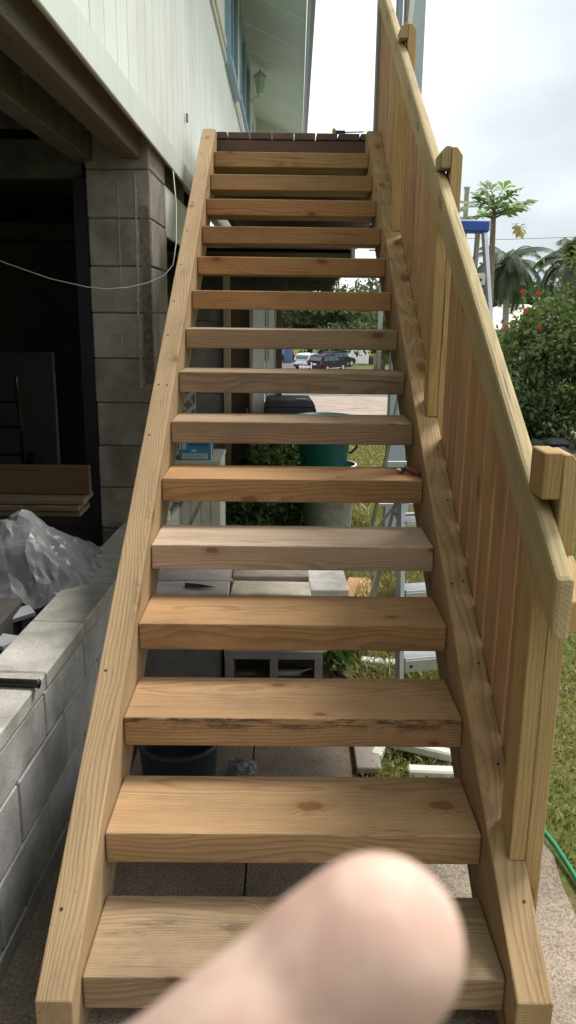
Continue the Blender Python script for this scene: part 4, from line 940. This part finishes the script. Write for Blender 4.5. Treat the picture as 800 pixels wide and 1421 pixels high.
# far trees
def tree(loc, hgt, wid, seed, n, size, label, mat='treeleaf', group='trees beyond the parked cars'):
    t = thing('tree', label, 'tree', loc, 0, group); r = random.Random(seed); bl_ = []
    for k in range(16):
        a = r.uniform(0, 6.28); q = r.uniform(.1, 1) ** .6 * wid * .62
        bl_.append((math.cos(a) * q, math.sin(a) * q, hgt * r.uniform(.38, .92) - q * .12, wid * r.uniform(.2, .36), wid * r.uniform(.2, .36), hgt * r.uniform(.08, .15)))
    sg = [([(0, 0, 0), (.1, 0, hgt * .3), (0, .1, hgt * .6)], [hgt * .035, hgt * .026, hgt * .012])]
    for b in bl_[:9]: sg.append(([(0.05, 0, hgt * .25), (b[0] * .5, b[1] * .5, hgt * .25 + (b[2] - hgt * .25) * .6), b[:3]], [hgt * .018, hgt * .012, hgt * .005]))
    link('trunk', limb_me(sg, 6), M['bark'], t); link('crown', leaves_me(bl_, n, size, seed), M[mat], t)
TL = [(-22, 108, 13, 11), (-13, 112, 14, 12), (-5, 110, 11.5, 10), (3.5, 108, 12, 10), (10, 100, 9.5, 9), (16.5, 106, 12, 11), (25, 104, 12, 11), (33, 96, 10, 11), (42, 100, 12, 12), (0.5, 103, 7.5, 8), (14, 99, 6.5, 6)]
TN = ['tall dark tree leftmost in the row beyond the cars', 'second dark tree from the left beyond the cars', 'broad tree above the porta-potty', 'broad dark tree behind the parked cars', 'lower round tree right behind the white gate', 'tree behind the utility pole', 'wide tree right of the utility pole', 'tree behind the white neighbouring house', 'rightmost far tree behind the hedge', 'low tree with crown just over the car roofs', 'small tree with bare trunk on the far lawn']
for k, ((x, y, hh, ww), l) in enumerate(zip(TL, TN)): tree((x, y, gz(0, y)), hh, ww, 40 + k, 3600, .42, l)
for k, (x, l) in enumerate(((8.6, 'thin leaning trunked tree left on the far lawn'), (9.7, 'thin trunked tree right on the far lawn'))): tree((x, 70, gz(0, 70)), 6.5, 4, 60 + k, 1200, .3, l, group='small trees on the far lawn')

bush('far_hedge', 'dark hedge along the back of the car park under the trees', 'hedge', (-2, 99, gz(0, 99)), gb(31, 40, 9.5, .6, .3, 2.4, .7, 1.0), 9000, .24, 'treeleaf', 33)
# ------------------------------------------------------------------ cars, gate, people in the distance
def suv(label, loc, rz, paint, group=None):
    t = thing('parked_car', label, 'car', loc, rz, group); L, Wd = 4.7, 1.86
    low = [(-2.35, .38), (-2.33, .75), (-2.25, 1.0), (-1.0, 1.06), (.9, 1.06), (1.5, 1.0), (2.2, .86), (2.35, .6), (2.33, .38), (1.95, .30), (-1.95, .30)]
    bmb = bmesh.new()
    def ext(poly, w, ins=None):
        a = [bmb.verts.new((x, -w / 2, z)) for x, z in poly]; b = [bmb.verts.new((x, w / 2, z)) for x, z in poly]
        bmb.faces.new(a); bmb.faces.new(b[::-1])
        for i in range(len(a)): bmb.faces.new((a[i], b[i], b[(i + 1) % len(a)], a[(i + 1) % len(a)]))
    ext(low, Wd); cb_ = [(-2.28, 1.0), (-1.95, 1.60), (-1.4, 1.70), (-.1, 1.70), (.35, 1.60), (1.15, 1.02)]
    a = [bmb.verts.new((x, -(Wd / 2 - .02 - .22 * (z - 1.0)), z)) for x, z in cb_]; b = [bmb.verts.new((x, (Wd / 2 - .02 - .22 * (z - 1.0)), z)) for x, z in cb_]
    bmb.faces.new(a); bmb.faces.new(b[::-1])
    for i in range(len(a)): bmb.faces.new((a[i], b[i], b[(i + 1) % len(a)], a[(i + 1) % len(a)]))
    bmesh.ops.recalc_face_normals(bmb, faces=bmb.faces); bmesh.ops.bevel(bmb, geom=bmb.edges[:], offset=.05, segments=2, affect='EDGES')
    link('body', bm_me(bmb), paint, t)
    for s_ in (-1, 1):
        for (x0, x1, xt0, xt1) in ((-1.95, -1.15, -1.75, -1.1), (-1.08, -.15, -1.04, -.15), (-.07, .88, -.07, .32)):
            yb, yt = s_ * (Wd / 2 + .002), s_ * (Wd / 2 - .115); 
            bm = bmesh.new(); bm.faces.new([bm.verts.new(p) for p in ((x0, yb - s_ * .012, 1.1), (x1, yb - s_ * .012, 1.1), (xt1, yt, 1.55), (xt0, yt, 1.55))]); r_ = bmesh.ops.extrude_face_region(bm, geom=bm.faces[:]); bmesh.ops.translate(bm, verts=[e for e in r_['geom'] if isinstance(e, bmesh.types.BMVert)], vec=(0, -s_ * .03, 0)); link('side_window', bm_me(bm), M['glass'], t)
        for xw in (-1.42, 1.42):
            bm = bmesh.new(); tube_bm(bm, [(xw, s_ * .72, .35), (xw, s_ * .95, .35)], .36, 20); w_ = link('wheel', bm_me(bm), M['rubber'], t)
            bm = bmesh.new(); tube_bm(bm, [(xw, s_ * .93, .35), (xw, s_ * .965, .35)], .23, 14); link('rim', bm_me(bm), M['alu'], w_)
        box('headlight', (2.26, s_ * .7, .74), (.14, .32, .14), M['white'], t, .02); box('tail_light', (-2.30, s_ * .78, .92), (.1, .22, .26), M['redgrip'], t, .02)
        bar('roof_rail', (-1.5, s_ * .66, 1.75), (.0, s_ * .66, 1.75), .04, .04, M['steel'], t); box('door_handle', (-.35, s_ * .95, .95), (.18, .03, .03), M['alu'], t, .005)
        bar('sill_trim', (-1.0, s_ * .945, .36), (1.0, s_ * .945, .36), .03, .07, M['alu'], t)
    box('rear_window', (-2.14, 0, 1.32), (.05, 1.36, .42), M['glass'], t, .01, Matrix.Rotation(.50, 3, 'Y')); box('windscreen', (.76, 0, 1.32), (.04, 1.4, .62), M['glass'], t, .01, Matrix.Rotation(-.94, 3, 'Y'))
    box('rear_bumper', (-2.36, 0, .5), (.12, 1.7, .22), M['steel'], t, .03); box('number_plate', (-2.37, 0, .80), (.02, .42, .15), M['white'], t, .002)
    return t
P1 = make_plain("purple_car_paint", (.018, .009, .022), .42, var=.02, spec=.3); P2 = make_plain("white_car_paint", (.6, .62, .65), .25, var=.02, spec=.6); P3 = make_plain("black_car_paint", (.015, .015, .018), .4, var=.02, spec=.3)
gcar = 'cars parked by the far kerb'
suv('dark purple sport utility car parked by the white kerb', (4.5, 82, gz(0, 82) + .02), .93, P1, gcar)
suv('silver white sport utility car beside the purple one', (2.95, 84.5, gz(0, 84) + .02), 1.05, P2, gcar)
suv('black car with roof rails parked in front of the purple one', (5.9, 88.5, gz(0, 88) + .02), .9, P3, gcar)
wc = thing('white_railing', 'low white picket railing behind the parked cars', 'railing', (2.15, 77, gz(0, 77)))
for k in range(4): bar('picket', (-.55 + k * .36, 0, 0), (-.55 + k * .36, 0, .85 if k < 3 else 1.15), .13, .1, M['white'], wc)
bar('top_rail', (-.65, 0, .72), (.5, 0, .72), .08, .16, M['white'], wc)
pt = thing('portable_toilet', 'blue portable toilet cabin at the far side of the car park', 'portable toilet', (.58, 95, gz(0, 95)))
M['cabin'] = make_plain("cabin_blue", (.09, .17, .33), .5, var=.05)
box('cabin_shell', (0, 0, 1.1), (1.0, 1.0, 2.1), M['cabin'], pt, .04); bm = bmesh.new(); taper_bm(bm, .55, .55, .4, .4, 2.16, 2.4); link('roof', bm_me(bm), M['white'], pt); box('door', (0, -.52, 1.05), (.7, .04, 1.85), M['cabin'], pt, .01, color=(.8, .8, .85)); box('vent', (.0, -.545, 1.75), (.4, .02, .12), M['steel'], pt, 0)
gt = thing('white_garage', 'white garage front with a low roof at the far end of the pavement', 'garage', (8.7, 95, gz(0, 95)))
box('wall', (0, 0, 1.15), (2.4, 2.5, 2.3), M['white'], gt, .02); box('roof', (0, -.1, 2.37), (2.8, 3.0, .12), M['rock'], gt, .01); box('door', (0, -1.27, .95), (1.9, .06, 1.8), M['white'], gt, .01, color=(.9, .92, .95)); box('hedge_box', (1.9, -.3, .35), (1.2, .6, .7), M['treeleaf'], gt, .1)
def person(label, loc, rz, shirt, trousers):
    t = thing('person', label, 'person', loc, rz)
    J = {'hip': (0, 0, .92), 'chest': (0, .02, 1.32), 'neck': (0, .02, 1.48), 'head': (0, -.01, 1.60), 'crown': (0, 0, 1.74), 'ls': (-.19, .02, 1.40), 'le': (-.27, .0, 1.12), 'lh': (-.24, -.12, .90), 'rs': (.19, .02, 1.40), 're': (.28, .0, 1.13), 'rh': (.25, -.14, .93), 'lk': (-.11, -.03, .50), 'lf': (-.12, .04, .06), 'lt': (-.13, -.13, .04), 'rk': (.12, -.06, .50), 'rf': (.13, .02, .06), 'rt': (.14, -.15, .04)}
    R_ = {'hip': .15, 'chest': .16, 'neck': .06, 'head': .095, 'crown': .06, 'ls': .07, 'le': .048, 'lh': .04, 'rs': .07, 're': .048, 'rh': .04, 'lk': .068, 'lf': .05, 'lt': .035, 'rk': .068, 'rf': .05, 'rt': .035}
    E_ = [('hip', 'chest'), ('chest', 'neck'), ('neck', 'head'), ('head', 'crown'), ('chest', 'ls'), ('ls', 'le'), ('le', 'lh'), ('chest', 'rs'), ('rs', 're'), ('re', 'rh'), ('hip', 'lk'), ('lk', 'lf'), ('lf', 'lt'), ('hip', 'rk'), ('rk', 'rf'), ('rf', 'rt')]
    ks = list(J); me = bpy.data.meshes.new('body'); me.from_pydata([J[k] for k in ks], [(ks.index(a), ks.index(b)) for a, b in E_], [])
    s = NB("skin_and_clothes"); tcn = s.n('ShaderNodeTexCoord'); sp = s.n('ShaderNodeSeparateXYZ'); s.l(tcn.outputs['Object'], sp.inputs[0])
    c = s.mix(s.math('GREATER_THAN', sp.outputs[2], .95), trousers, shirt); c = s.mix(s.math('GREATER_THAN', sp.outputs[2], 1.48), c, (.35, .2, .13)); c = s.mix(s.math('GREATER_THAN', sp.outputs[2], 1.66), c, (.02, .015, .01))
    o = link('body', me, s.fin(c, .8, .2), t); o.modifiers.new('skin', 'SKIN'); sv = me.skin_vertices[0].data
    for i, k in enumerate(ks): sv[i].radius = (R_[k], R_[k] * (.75 if k in ('hip', 'chest') else 1))
    sv[0].use_root = True; o.modifiers.new('sub', 'SUBSURF').render_levels = 1; o.modifiers['sub'].levels = 1
    return t
person('person in a yellow shirt walking beyond the parked cars', (1.35, 93, gz(0, 93)), 2.2, (.55, .38, .04), (.05, .05, .07))
person('person in a pale blue shirt near the blue cabin', (-.1, 94, gz(0, 94)), .5, (.12, .22, .34), (.03, .03, .04))

# ------------------------------------------------------------------ the photographer's hand, a finger across the lens
def cw(x, y, z): return CAM + RT * x + UP * y + FW * z
# (x right, y up, z ahead) in metres from the lens
def pxd(px, py, d): return ((px - 400) / 1120 * d, -(py - 710.5) / 1120 * d, d)
JT = [('tip', pxd(524, 1311, .0750), .0082), ('pad', pxd(470, 1357, .0750), .0086), ('d1', pxd(424, 1398, .0748), .0083), ('dip', pxd(350, 1468, .0728), .0088), ('p1', pxd(270, 1534, .0722), .0088), ('pip', pxd(180, 1612, .073), .0098), ('prox', (-.0310, -.0780, .0700), .0100), ('mcp', (-.0480, -.0980, .0620), .0130)]
P = {n: (Vector(p), r) for n, p, r in JT}
P['palm'] = (Vector((-.072, -.135, .052)), .018); P['wrist'] = (Vector((-.085, -.185, .035)), .024); P['fore'] = (Vector((-.10, -.30, -.01)), .032); P['elbow'] = (Vector((-.115, -.40, -.05)), .042)
ED = [(JT[i][0], JT[i + 1][0]) for i in range(len(JT) - 1)] + [('mcp', 'palm'), ('palm', 'wrist'), ('wrist', 'fore'), ('fore', 'elbow')]
def fing(nm, base, pts, r0):
    prev = base
    for i, p in enumerate(pts):
        k = nm + str(i); P[k] = (Vector(p), r0 * (1.15, 1.0, .95, .82)[i]); ED.append((prev, k)); prev = k
fing('m', 'palm', [(-.044, -.118, .050), (-.018, -.108, .058), (-.008, -.128, .062), (-.020, -.142, .058)], .0092)
fing('r', 'palm', [(-.044, -.136, .042), (-.016, -.130, .048), (-.008, -.150, .052), (-.022, -.160, .050)], .0088)
fing('l', 'palm', [(-.050, -.154, .034), (-.026, -.152, .038), (-.018, -.168, .042), (-.030, -.176, .040)], .0076)
fing('t', 'palm', [(-.085, -.128, .070), (-.082, -.108, .084), (-.066, -.098, .092), (-.052, -.094, .094)], .0102)
hb = bmesh.new()
for k, (p, r) in P.items(): bmesh.ops.create_icosphere(hb, subdivisions=3, radius=r, matrix=Matrix.Translation(cw(*p)))
for a, b in ED:
    (pa, ra), (pb, rb) = P[a], P[b]; tube_bm(hb, [cw(*pa.lerp(pb, q / 4)) for q in range(5)], [ra + (rb - ra) * q / 4 for q in range(5)], 20)
me = bm_me(hb, 'hand')
s = NB("skin"); tcn = s.n('ShaderNodeTexCoord')
sc_ = s.mix(s.smooth(s.noise(tcn.outputs['Object'], 110., 4, .65), .35, .65), (.70, .52, .435), (.60, .395, .335)); s.fin(sc_, .75, .15)
s.b.inputs['Subsurface Weight'].default_value = .25; s.b.inputs['Subsurface Radius'].default_value = (.006, .003, .002); s.b.inputs['Subsurface Scale'].default_value = 1
hand = link('hand', me, s.m); rm = hand.modifiers.new('join', 'REMESH'); rm.mode = 'VOXEL'; rm.voxel_size = .0011; rm.use_smooth_shade = True
sm = hand.modifiers.new('soften', 'SMOOTH'); sm.factor = .5; sm.iterations = 6
tag(hand, 'pale blurred finger of the photographer reaching over the lowest steps', 'hand')
